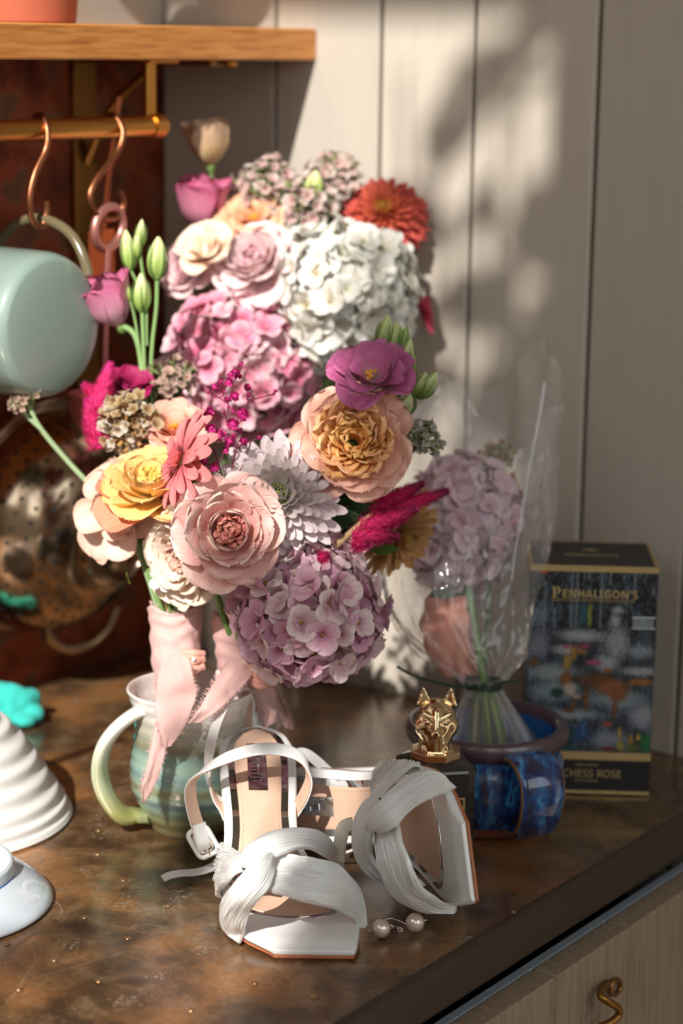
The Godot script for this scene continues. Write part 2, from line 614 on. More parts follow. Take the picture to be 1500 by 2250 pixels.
func patina() -> StandardMaterial3D:
	var m := mat("patina_copper", Color.WHITE, 0.33, 0.38)
	m.clearcoat_enabled = true
	m.clearcoat = 0.35
	m.clearcoat_roughness = 0.16
	var w := 1640
	var h := 1240
	var a := noise(0.004, 5, FastNoiseLite.TYPE_SIMPLEX_SMOOTH, 3).get_image(w, h).get_data()
	var n2 := noise(0.018, 5, FastNoiseLite.TYPE_SIMPLEX_SMOOTH, 14)
	n2.domain_warp_enabled = true
	n2.domain_warp_amplitude = 50.0
	n2.domain_warp_frequency = 0.012
	var b := n2.get_image(w, h).get_data()
	var c := noise(0.09, 3, FastNoiseLite.TYPE_SIMPLEX_SMOOTH, 33).get_image(w, h).get_data()
	var px := PackedByteArray()
	px.resize(w * h * 3)
	var dark := Vector3(68, 53, 40)
	var warm := Vector3(166, 120, 73)
	var grey := Vector3(124, 111, 93)
	var ember := Vector3(192, 132, 78)
	for i in w * h:
		var ka := a[i] / 255.0
		var kb := b[i] / 255.0
		var kc := c[i] / 255.0
		var v := dark.lerp(warm, clampf(ka * 0.75 + kb * 0.75 - 0.32, 0.0, 1.0))
		v = v.lerp(grey, clampf((kb - 0.56) * 2.2, 0.0, 0.55))
		v = v.lerp(ember, clampf((ka - 0.55) * (1.0 - kb) * 3.5, 0.0, 0.6))
		v *= 0.86 + 0.28 * kc
		px[i * 3] = int(v.x)
		px[i * 3 + 1] = int(v.y)
		px[i * 3 + 2] = int(v.z)
	var img := Image.create_from_data(w, h, false, Image.FORMAT_RGB8, px)
	var spot := func(p: Vector3) -> Vector2:
		return Vector2((p.x - TOP_X.x) / (TOP_X.y - TOP_X.x) * w, (p.z - TOP_Z.x) / (TOP_Z.y - TOP_Z.x) * h)
	var dab := func(p: Vector2, r: float, col: Color, k: float) -> void:
		for y in range(maxi(0, int(p.y - r)), mini(h, int(p.y + r) + 1)):
			for x in range(maxi(0, int(p.x - r)), mini(w, int(p.x + r) + 1)):
				var d := Vector2(x, y).distance_to(p) / r
				if d < 1.0:
					img.set_pixel(x, y, img.get_pixel(x, y).lerp(col, k * (1.0 - d * d)))
	var stroke := func(pts: PackedVector2Array, r: float, col: Color, k: float) -> void:
		for i in pts.size() - 1:
			var n := maxi(1, int(pts[i].distance_to(pts[i + 1]) / 0.8))
			for j in n:
				dab.call(pts[i].lerp(pts[i + 1], float(j) / n), r, col, k)
	var pale := c8(188, 182, 172)
	var rg := RandomNumberGenerator.new()
	rg.seed = 21
	for i in 90:                                          # hair scratches, straight and curling
		var p := Vector2(rg.randf() * w, rg.randf() * h)
		var dir := rg.randf() * TAU
		var bend := rg.randf_range(-0.12, 0.12)
		var pts := PackedVector2Array([p])
		for j in rg.randi_range(6, 26):
			p += Vector2(cos(dir), sin(dir)) * 6.0
			dir += bend + rg.randf_range(-0.08, 0.08)
			pts.append(p)
		stroke.call(pts, rg.randf_range(0.8, 1.4), pale, rg.randf_range(0.15, 0.55))
	for q in [[255, 1965, 9], [300, 1955, 5], [268, 1985, 5], [385, 1958, 8], [405, 1968, 6], [190, 1665, 7], [250, 1680, 10], [300, 1690, 6], [215, 1805, 9], [230, 1830, 8], [160, 2075, 4], [172, 2220, 9], [310, 2190, 5], [270, 2200, 5], [560, 1845, 6], [440, 2085, 4], [345, 2145, 5], [640, 2100, 7], [1010, 2060, 5], [900, 2130, 5]]:
		for j in 26:                                       # whitish scuffs
			var p2: Vector2 = spot.call(on_level(q[0], q[1])) + Vector2(rg.randfn(), rg.randfn()) * q[2] * 1.6
			dab.call(p2, rg.randf_range(1.0, 3.2), c8(196, 202, 204), rg.randf_range(0.15, 0.6))
	for q in [[272, 1934], [186, 2016], [17, 2074], [370, 1990], [215, 1877], [435, 1815]]:
		var c2: Vector2 = spot.call(on_level(q[0], q[1]))
		dab.call(c2, 9.0, c8(176, 164, 148), 0.55)
		dab.call(c2, 4.0, c8(80, 60, 44), 0.6)
	for q in [[200, 1912, 22, 12], [372, 2005, 14, 16], [30, 2120, 18, 22], [330, 2040, 40, 10], [60, 2110, 16, 12], [500, 2040, 30, 9]]:
		var pts2 := PackedVector2Array()                   # rings left by wire
		for j in 30:
			var g := 0.6 + j * 0.17
			pts2.append(spot.call(on_level(q[0] + q[2] * cos(g), q[1] + q[3] * sin(g * 1.1))))
		stroke.call(pts2, 1.1, c8(206, 190, 168), 0.3)
	stroke.call(PackedVector2Array([spot.call(on_level(100, 1680)), spot.call(on_level(170, 1655)), spot.call(on_level(260, 1622))]), 14.0, c8(52, 38, 30), 0.05)
	m.albedo_texture = ImageTexture.create_from_image(img)
	m.roughness_texture = noise_tex(noise(0.02, 5, FastNoiseLite.TYPE_SIMPLEX_SMOOTH, 9), [0.0, Color(0.6, 0.6, 0.6), 0.5, Color(0.85, 0.85, 0.85), 1.0, Color(1.0, 1.0, 1.0)], 512, 20.0)
	return m

func make_worktop() -> void:
	var w := thing("worktop", "dark brown patinated copper worktop with scratches and small nail heads", "worktop", Vector3(0.3, -0.031, -0.92))
	var sec := PackedVector2Array()          # a copper sheet dressed over a rounded front edge
	for i in 7:
		var a := PI / 2 * i / 6
		sec.append(Vector2(-0.006 + 0.006 * sin(a), -0.006 + 0.006 * cos(a)))
	var p := PackedVector3Array()
	var prof := [Vector2(WALL_Z - EDGE_Z, 0)]
	for k in 24:
		prof.append(Vector2(lerpf(WALL_Z - EDGE_Z, -0.006, (k + 1) / 24.0), 0.0))
	var ny := 40
	var nz := noise(9.0, 3)
	for j in ny:
		for q in prof:
			var x := lerpf(-0.8, WALL_X, float(j) / (ny - 1))
			var bump := nz.get_noise_2d(x, q.x) * 0.0007 if q.y > -0.001 and q.x < -0.01 else 0.0
			p.append(Vector3(x - 0.3, q.y + 0.031 + bump - (0.0004 if bump else 0.0), EDGE_Z + q.x + 0.92))
	var mb := MB.new()
	var uv := PackedVector2Array()
	for q in p:
		uv.append(Vector2((q.x + 0.3 - TOP_X.x) / (TOP_X.y - TOP_X.x), (q.z - 0.92 - (q.y - 0.031) * 0.9 - TOP_Z.x) / (TOP_Z.y - TOP_Z.x)))
	mb.grid(p, prof.size(), ny, false, true, uv)
	hang(mb.done(), "copper_sheet", patina(), w)
	var ep := PackedVector3Array()
	var lip := [Vector2(-0.0062, -0.0002), Vector2(-0.006, 0.0003)]
	for q in sec.slice(1):
		lip.append(q + Vector2(0.0003, 0.0003))
	lip.append_array([Vector2(0.0003, -0.0275), Vector2(-0.001, -0.0305), Vector2(-0.004, -0.031), Vector2(-0.03, -0.031)])
	for x in [-0.8, WALL_X]:
		for q in lip:
			ep.append(Vector3(x - 0.3, q.y + 0.031, EDGE_Z + q.x + 0.92))
	var em := MB.new()
	em.grid(ep, lip.size(), 2, false, true)
	hang(em.done(), "front_edge", mats.edge_copper, w)
	hang(slab_mesh(Vector3(0.01, 0.014, 0.0), Vector3(2.2, 0.026, 0.56)), "core_board", mats.dark_void, w)
	# nail heads
	var nm := MB.new()
	nm.lathe(PackedVector2Array([Vector2(0.0, 0.0011), Vector2(0.0009, 0.001), Vector2(0.0017, 0.0006), Vector2(0.0021, 0.0)]), 12, true)
	var nail := nm.done()
	mat("nail_copper", c8(190, 150, 112), 0.3, 0.9)
	for q in [[70, 1910], [272, 1934], [370, 1990], [186, 2016], [17, 2074], [281, 2062], [120, 2110], [42, 2174], [217, 2156], [215, 1877], [217, 1825], [560, 2160], [690, 2190], [1127, 2005], [420, 2220]]:
		hang(nail, "nail", mats.nail_copper, w, Transform3D(Basis(), on_level(q[0], q[1]) - w.position + Vector3(0, 0.0002, 0)))

func make_cabinet() -> void:
	var c := thing("kitchen_cabinet", "grey-brown wooden base cabinet with narrow fronts under the copper worktop", "cabinet", Vector3(1.0, -0.92, -0.9))
	var zf := -0.615
	var top := 0.92 - 0.0433
	hang(slab_mesh(Vector3(0.2, 0.4, 0.0), Vector3(0.44, 0.8, 0.48)), "carcass", mats.dark_void, c)
	var xs := [0.56, 0.93, 1.1035, 1.1998, 1.4]
	for i in xs.size() - 1:
		var x0: float = xs[i] + 0.0009
		var x1: float = xs[i + 1] - 0.0009
		var h := 0.6
		var d := hang(slab_mesh(Vector3((x0 + x1) / 2 - 1.0, top - h / 2, 0.9 + zf - 0.0095), Vector3(x1 - x0, h, 0.019), 0.0014), "door", mats.grey_wood, c)
		hang(slab_mesh(Vector3((x0 + x1) / 2 - 1.0, top - h / 2 - 0.0005, 0.9 + zf - 0.0233), Vector3(x1 - x0 + 0.0016, h, 0.0075), 0.0008), "backing_board", mats.steel_edge, d)
		if i == 2:
			# a cast brass drop handle
			var k := MB.new()
			var ring := []
			for j in 20:
				var a := TAU * j / 20
				ring.append(on_z(1343 + 10.5 * cos(a) + 3.0 * sin(a), 2166 - 17.0 * sin(a), zf) - c.position + Vector3(0, 0, 0.003))
			k.tube(PackedVector3Array(ring), fill(20, 0.0017), 8, true)
			hang(k.done(), "handle_plate", mats.old_brass, d)
			var bail := []
			for q in [[1334, 2160, 0.002], [1322, 2176, 0.006], [1320, 2190, 0.010], [1338, 2202, 0.014], [1356, 2214, 0.016], [1359, 2230, 0.016], [1342, 2246, 0.014], [1316, 2258, 0.010], [1296, 2270, 0.006]]:
				bail.append(on_z(q[0], q[1], zf + q[2]) - c.position)
			var kb := MB.new()
			kb.tube(spline(bail, 40), fill(40, 0.0026), 12)
			hang(kb.done(), "handle", mats.old_brass, d)

# ---------------------------------------------------------------- shelf, rail and hooks
func make_shelf() -> void:
	var y0 := 0.5142
	var y1 := 0.5388
	var zf := -1.0456
	var s := thing("wall_shelf", "thick honey-coloured oak shelf on a brass bracket, ending at the boarded wall", "shelf", Vector3(0.7, y0, -1.12))
	hang(slab_mesh(Vector3((WALL_X + 0.2) / 2 - 0.7, (y1 - y0) / 2, (zf + WALL_Z) / 2 + 1.12), Vector3(WALL_X - 0.2, y1 - y0, zf - WALL_Z), 0.0012), "board", mats.oak, s)
	var b := MB.new()
	b.xf = Transform3D(Basis(), -s.position)
	var xb := 1.3215
	b.slab(Vector3(xb, 0.36, WALL_Z + 0.003), Vector3(0.026, 0.305, 0.005), 0.001)
	b.slab(Vector3(xb, y0 - 0.0025, -1.135), Vector3(0.026, 0.005, 0.145), 0.001)
	b.tube(spline([Vector3(xb, 0.43, WALL_Z + 0.007), Vector3(xb, 0.474, -1.175), Vector3(xb, y0 - 0.007, -1.13)], 12), fill(12, 0.005), 8)
	hang(b.done(), "bracket", mats.old_brass, s)
	var k := MB.new()
	k.xf = Transform3D(Basis(), -s.position)
	k.lathe_at(Vector3(1.327, y0 - 0.003, -1.058), 0.005, 0.004)
	hang(k.done(), "screw_cap", mats.brass, s)
	# hanging rail
	var r := thing("hanging_rail", "brass rail hung under the oak shelf on a flat drop bar", "rail", Vector3(1.05, 0.4655, -1.0625))
	var m := MB.new()
	m.tube(PackedVector3Array([Vector3(-0.75, 0, 0), Vector3(0.196, 0, 0)]), fill(2, 0.0079), 20)
	hang(m.done(), "bar", mats.brass, r)
	var cap := MB.new()
	cap.ball(Vector3(0.196, 0, 0), Vector3(0.0075, 0.0094, 0.0094), 20, 12)
	cap.tube(PackedVector3Array([Vector3(0.186, 0, 0), Vector3(0.197, 0, 0)]), fill(2, 0.0092), 20)
	hang(cap.done(), "end_cap", mats.brass, r)
	var drop := MB.new()
	drop.slab(Vector3(0.187, 0.029, 0.0), Vector3(0.010, 0.044, 0.004), 0.001)
	drop.slab(Vector3(0.197, 0.0475, 0.0), Vector3(0.034, 0.003, 0.012), 0.001)
	hang(drop.done(), "drop_bar", mats.brass, r)

# ---------------------------------------------------------------- a smooth surface round a distance field
func nets(mb: MB, lo: Vector3, hi: Vector3, cell: float, field: Callable) -> void:
	var nx := int(ceil((hi.x - lo.x) / cell)) + 1
	var ny := int(ceil((hi.y - lo.y) / cell)) + 1
	var nz := int(ceil((hi.z - lo.z) / cell)) + 1
	var f := PackedFloat32Array()
	f.resize(nx * ny * nz)
	var k := 0
	for z in nz:
		for y in ny:
			for x in nx:
				f[k] = field.call(lo + Vector3(x, y, z) * cell)
				k += 1
	var which := {}
	var pts := PackedVector3Array()
	var offs := [0, 1, nx, nx + 1, nx * ny, nx * ny + 1, nx * ny + nx, nx * ny + nx + 1]
	var edges := [[0, 1], [0, 2], [0, 4], [1, 3], [1, 5], [2, 3], [2, 6], [3, 7], [4, 5], [4, 6], [5, 7], [6, 7]]
	for z in nz - 1:
		for y in ny - 1:
			for x in nx - 1:
				var b := x + nx * (y + ny * z)
				var neg := 0
				for o in offs:
					if f[b + o] < 0.0:
						neg += 1
				if neg == 0 or neg == 8:
					continue
				var s := Vector3.ZERO
				var cnt := 0
				for e in edges:
					var fa := f[b + offs[e[0]]]
					var fb := f[b + offs[e[1]]]
					if (fa < 0.0) != (fb < 0.0):
						var w := fa / (fa - fb)
						var pa := Vector3(e[0] & 1, (e[0] >> 1) & 1, (e[0] >> 2) & 1)
						var pb := Vector3(e[1] & 1, (e[1] >> 1) & 1, (e[1] >> 2) & 1)
						s += pa.lerp(pb, w)
						cnt += 1
				which[b] = pts.size()
				pts.append(lo + (Vector3(x, y, z) + s / cnt) * cell)
	var tri := PackedInt32Array()
	var steps := [1, nx, nx * ny]
	for b in which:
		for ax in 3:
			var fa2 := f[b]
			var fb2 := f[b + steps[ax]]
			if (fa2 < 0.0) == (fb2 < 0.0):
				continue
			var u: int = steps[(ax + 1) % 3]
			var w2: int = steps[(ax + 2) % 3]
			if not (which.has(b - u) and which.has(b - w2) and which.has(b - u - w2)):
				continue
			var q := [which[b], which[b - u], which[b - u - w2], which[b - w2]]
			if fa2 < 0.0:
				tri.append_array([q[0], q[2], q[1], q[0], q[3], q[2]])
			else:
				tri.append_array([q[0], q[1], q[2], q[0], q[2], q[3]])
	var nn := PackedVector3Array()
	nn.resize(pts.size())
	for i in range(0, tri.size(), 3):
		var fn := (pts[tri[i + 2]] - pts[tri[i]]).cross(pts[tri[i + 1]] - pts[tri[i]])
		for j in 3:
			nn[tri[i + j]] += fn
	var base := mb.v.size()
	for i in pts.size():
		mb.v.append(mb.xf * pts[i])
		mb.n.append((mb.xf.basis * nn[i]).normalized())
		mb.c.append(mb.col)
		mb.t.append(Vector2.ZERO)
	for i in tri:
		mb.idx.append(base + i)

func smin(a: float, b: float, k: float) -> float:
	var h := maxf(k - absf(a - b), 0.0) / k
	return minf(a, b) - h * h * k * 0.25

func capsule(p: Vector3, a: Vector3, b: Vector3, ra: float, rb: float) -> float:
	var d := b - a
	var h := clampf((p - a).dot(d) / d.length_squared(), 0.0, 1.0)
	return (p - a - d * h).length() - lerpf(ra, rb, h)

func ellipsoid(p: Vector3, c: Vector3, r: Vector3) -> float:
	var q := (p - c) / r
	var l := q.length()
	return (l - 1.0) * l / maxf((q / r).length(), 1e-6) if l > 1e-6 else -minf(r.x, minf(r.y, r.z))

func banded(ys: Array, prof: PackedVector2Array) -> PackedColorArray:   # colours by height: [y, colour, ...]
	var out := PackedColorArray()
	for q in prof:
		var c: Color = ys[1]
		for i in range(0, ys.size() - 2, 2):
			if q.y >= ys[i]:
				var w := clampf((q.y - ys[i]) / (ys[i + 2] - ys[i]), 0.0, 1.0)
				c = (ys[i + 1] as Color).lerp(ys[i + 3], w)
		out.append(c)
	return out

# ---------------------------------------------------------------- pots, bowls, pans
func make_green_jug() -> void:
	var base := on_level(419, 1815)
	var o := thing("jug", "green and cream glazed stoneware jug with a looped handle, holding two ribboned posies", "jug", base, cam_yaw)
	var glaze := tinted("green_glaze", 0.16)
	glaze.clearcoat_enabled = true
	glaze.clearcoat = 0.6
	glaze.clearcoat_roughness = 0.08
	var outer := curve2([Vector2(0.0262, 0), Vector2(0.029, 0.006), Vector2(0.0352, 0.017), Vector2(0.0405, 0.03), Vector2(0.0415, 0.042), Vector2(0.0402, 0.056), Vector2(0.0385, 0.07), Vector2(0.0382, 0.081), Vector2(0.041, 0.092), Vector2(0.0432, 0.0975)], 60)
	for i in outer.size():
		outer[i].x += 0.0003 * sin(outer[i].y * 700.0)
	var prof := outer
	prof.append_array(curve2([Vector2(0.0437, 0.099), Vector2(0.0427, 0.1), Vector2(0.0412, 0.0988), Vector2(0.0392, 0.09), Vector2(0.0355, 0.078), Vector2(0.036, 0.05), Vector2(0.028, 0.012), Vector2(0.0, 0.008)], 30))
	var bands := [0.0, lin(104, 92, 54), 0.008, lin(122, 116, 68), 0.016, lin(136, 146, 98), 0.022, lin(118, 150, 128), 0.027, lin(106, 136, 142), 0.031, lin(136, 168, 144), 0.037, lin(136, 138, 88), 0.041, lin(124, 158, 140), 0.046, lin(112, 150, 150), 0.053, lin(142, 176, 156), 0.06, lin(116, 152, 138), 0.066, lin(124, 116, 82), 0.071, lin(150, 150, 130), 0.079, lin(178, 172, 156), 0.09, lin(214, 208, 200), 0.1, lin(226, 222, 216)]
	var cols := banded(bands, prof)
	for i in cols.size():
		var g := cols[i].get_luminance()
		cols[i] = cols[i].lerp(Color(g, g, g), 0.22)
	for i in range(62, cols.size()):
		cols[i] = lin(222, 212, 206)
	hang(shaped(func(m): m.lathe(prof, 64, false, cols)), "body", glaze, o)
	var path := []
	for q in [[336, 1553, 1.442], [300, 1566, 1.44], [258, 1598, 1.438], [229, 1640, 1.441], [219, 1692, 1.447], [231, 1742, 1.452], [262, 1786, 1.457], [302, 1816, 1.453], [346, 1834, 1.447]]:
		path.append(o.transform.affine_inverse() * at(q[0], q[1], q[2]))
	path.resize(7)
	path.append(Vector3(-0.0375, 0.0105, 0.009))
	path.append(Vector3(-0.0255, 0.0115, 0.012))
	var sp := spline(path, 44)
	var ups := PackedVector3Array()
	var cc := PackedColorArray()
	var hw := PackedFloat32Array()
	for i in 44:
		var d := (sp[mini(i + 1, 43)] - sp[maxi(i - 1, 0)]).normalized()
		ups.append(d.cross(Vector3(-0.28, 0, 0.96)))
		hw.append(lerpf(0.0098, 0.0076, i / 43.0) + (0.004 * exp(-i / 3.0)))
		var y := float(i) / 43
		cc.append(lin(228, 222, 214).lerp(lin(178, 186, 152), smoothstep(0.25, 0.5, y)).lerp(lin(150, 150, 92), smoothstep(0.55, 0.75, y)).lerp(lin(118, 128, 92), smoothstep(0.8, 1.0, y)))
	hang(shaped(func(m): m.sweep(sp, ups, hw, fill(44, 0.0046), rounded(5, 0.75), false, cc)), "handle", glaze, o)

func make_white_bowls() -> void:
	var o := thing("bowl", "white ribbed ceramic bowl turned upside down at the left edge of the worktop", "bowl", Vector3(0.9863, 0, -1.0462))
	var pts := curve2([Vector2(0.0947, 0.0012), Vector2(0.0905, 0.008), Vector2(0.0857, 0.016), Vector2(0.0787, 0.027), Vector2(0.0715, 0.039), Vector2(0.064, 0.05), Vector2(0.054, 0.0625), Vector2(0.0446, 0.07), Vector2(0.034, 0.0745)], 110)
	for i in pts.size():
		var s := float(i) / 109
		pts[i] += Vector2(0.7, 0.7) * 0.0011 * sin(s * TAU * 8.0) * smoothstep(0.02, 0.1, s) * (1.0 - smoothstep(0.84, 0.95, s))
	var prof := PackedVector2Array([Vector2(0.09, 0.0), Vector2(0.094, 0.0)])
	prof.append_array(pts)
	prof.append_array(PackedVector2Array([Vector2(0.033, 0.0765), Vector2(0.032, 0.0825), Vector2(0.03, 0.083), Vector2(0.028, 0.0815), Vector2(0.027, 0.0765), Vector2(0, 0.075)]))
	var glaze: Material = mats.white_stoneware
	hang(shaped(func(m): m.lathe(prof, 96)), "body", glaze, o)
	hang(shaped(func(m): m.lathe(PackedVector2Array([Vector2(0.0, 0.07), Vector2(0.04, 0.067), Vector2(0.07, 0.036), Vector2(0.09, 0.0002)]), 64, true)), "lining", glaze, o)
	var d := thing("dish", "pale blue-white porcelain dish turned upside down, blue lines round its foot", "dish", Vector3(0.8761, 0, -0.9343))
	var prof2 := PackedVector2Array([Vector2(0.0725, 0.0005), Vector2(0.074, 0.0008), Vector2(0.0746, 0.0022), Vector2(0.0738, 0.0042)])
	prof2.append_array(curve2([Vector2(0.0725, 0.006), Vector2(0.066, 0.0118), Vector2(0.058, 0.0166), Vector2(0.0519, 0.0192)], 20))
	prof2.append_array(PackedVector2Array([Vector2(0.0517, 0.0195), Vector2(0.0515, 0.0203), Vector2(0.0514, 0.0206), Vector2(0.0508, 0.026), Vector2(0.0496, 0.0272), Vector2(0.0478, 0.0272), Vector2(0.0468, 0.026), Vector2(0.0462, 0.0222), Vector2(0.0455, 0.0214), Vector2(0.038, 0.0208), Vector2(0.0375, 0.0207), Vector2(0.0365, 0.0207), Vector2(0.036, 0.0207), Vector2(0.0, 0.0198)]))
	var cols := PackedColorArray()
	for i in prof2.size():
		cols.append(lin(194, 205, 214))
	for i in [24, 25, 35, 36]:
		cols[i] = lin(70, 120, 190)
	var porc := tinted("porcelain", 0.12)
	porc.clearcoat_enabled = true
	porc.clearcoat = 0.5
	porc.clearcoat_roughness = 0.05
	hang(shaped(func(m): m.lathe(prof2, 96, false, cols)), "body", porc, d)
	hang(shaped(func(m): m.lathe(PackedVector2Array([Vector2(0.0, 0.0165), Vector2(0.05, 0.015), Vector2(0.0725, 0.0004)]), 64, true)), "lining", mats.white_stoneware, d)

func make_cloth() -> void:
	var b := on_level(20, 1585)
	var o := thing("cloth", "crumpled turquoise cloth lying on the worktop behind the white ribbed bowl", "cloth", b, cam_yaw)
	var m := MB.new()
	var nz := noise(60.0, 3)
	var lobes := [[Vector3(-0.03, 0.012, 0.0), Vector3(0.03, 0.02, 0.02)], [Vector3(0.0, 0.016, 0.003), Vector3(0.02, 0.016, 0.011)], [Vector3(0.013, 0.018, -0.005), Vector3(0.012, 0.008, 0.01)], [Vector3(0.02, 0.0085, 0.005), Vector3(0.0085, 0.0075, 0.009)], [Vector3(0.014, 0.006, 0.016), Vector3(0.009, 0.006, 0.008)], [Vector3(0.004, 0.01, 0.013), Vector3(0.006, 0.009, 0.006)], [Vector3(-0.01, 0.022, -0.008), Vector3(0.015, 0.009, 0.006)]]
	nets(m, Vector3(-0.065, -0.001, -0.028), Vector3(0.036, 0.042, 0.032), 0.0015, func(p: Vector3):
		var d := 1.0
		for l in lobes:
			d = smin(d, ellipsoid(p, l[0], l[1]), 0.0035)
		return maxf(d + nz.get_noise_3dv(p) * 0.0016, -p.y))
	var cl := mat("teal_cloth", c8(52, 182, 172), 0.95)
	cl.rim_enabled = true
	cl.rim = 0.4
	hang(m.done(), "fabric", cl, o)

func blue_glaze() -> StandardMaterial3D:
	if mats.has("blue_glaze"):
		return mats.blue_glaze
	var m := mat("blue_glaze", Color.WHITE, 0.14)
	m.albedo_texture = noise_tex(noise(0.013, 5, FastNoiseLite.TYPE_SIMPLEX_SMOOTH, 77), [0.0, c8(26, 20, 30), 0.3, c8(38, 34, 62), 0.45, c8(30, 50, 104), 0.58, c8(36, 92, 156), 0.68, c8(80, 160, 205), 0.76, c8(46, 74, 130), 0.88, c8(58, 44, 74), 1.0, c8(54, 34, 42)], 512, 30.0)
	m.uv1_triplanar = true
	m.uv1_scale = Vector3(10, 4, 10)
	m.clearcoat_enabled = true
	m.clearcoat = 0.5
	m.clearcoat_roughness = 0.06
	return m

func make_blue_bowl() -> void:
	var o := thing("bowl", "small blue-glazed pottery bowl with a wide strap handle, holding a cellophane-wrapped posy", "bowl", on_level(1064, 1800), cam_yaw.scaled(Vector3.ONE * 0.975))
	var clay := mat("red_clay", c8(112, 58, 40), 0.8)
	var rimm := mat("purple_rim", c8(74, 52, 62), 0.18)
	rimm.clearcoat_enabled = true
	hang(shaped(func(m): m.lathe(PackedVector2Array([Vector2(0, 0.0), Vector2(0.0405, 0.0), Vector2(0.0425, 0.003), Vector2(0.044, 0.0085)]), 64)), "foot", clay, o)
	hang(shaped(func(m): m.lathe(curve2([Vector2(0.0438, 0.008), Vector2(0.050, 0.016), Vector2(0.0555, 0.03), Vector2(0.0552, 0.044), Vector2(0.0528, 0.054), Vector2(0.0535, 0.0595)], 30), 64)), "body", blue_glaze(), o)
	hang(shaped(func(m): m.lathe(curve2([Vector2(0.0532, 0.059), Vector2(0.0572, 0.0635), Vector2(0.0582, 0.069), Vector2(0.0563, 0.0735), Vector2(0.0525, 0.0742), Vector2(0.0492, 0.0715), Vector2(0.0482, 0.066)], 26), 64)), "rim", rimm, o)
	var inner := mat("blue_inside", c8(40, 92, 156), 0.15)
	hang(shaped(func(m): m.lathe(curve2([Vector2(0.0482, 0.067), Vector2(0.0488, 0.05), Vector2(0.047, 0.03), Vector2(0.036, 0.014), Vector2(0.0, 0.011)], 24), 64)), "inside", inner, o)
	var a := deg_to_rad(23.0)
	var out := Vector3(sin(a), 0, cos(a))
	var side := Vector3(cos(a), 0, -sin(a))
	var path := []
	for q in [[0.053, 0.0655], [0.068, 0.068], [0.0825, 0.06], [0.0865, 0.044], [0.082, 0.026], [0.07, 0.014], [0.05, 0.012]]:
		path.append(out * q[0] + Vector3(0, q[1], 0))
	var sp := spline(path, 40)
	var ups := PackedVector3Array()
	for i in 40:
		var d := (sp[mini(i + 1, 39)] - sp[maxi(i - 1, 0)]).normalized()
		ups.append(side.cross(d))
	hang(shaped(func(m): m.sweep(sp, ups, fill(40, 0.0165, 0.0145), fill(40, 0.003), rounded(5, 0.9))), "handle", blue_glaze(), o)
	var edge := mat("bare_edge", c8(118, 82, 52), 0.4)
	hang(shaped(func(m):
		for s in [-1.0, 1.0]:
			var q := PackedVector3Array()
			for i in range(2, 38):
				q.append(sp[i] + side * s * lerpf(0.0162, 0.0142, i / 39.0) + ups[i] * 0.0012)
			m.tube(q, fill(36, 0.0016), 8)), "handle_edge", edge, o)

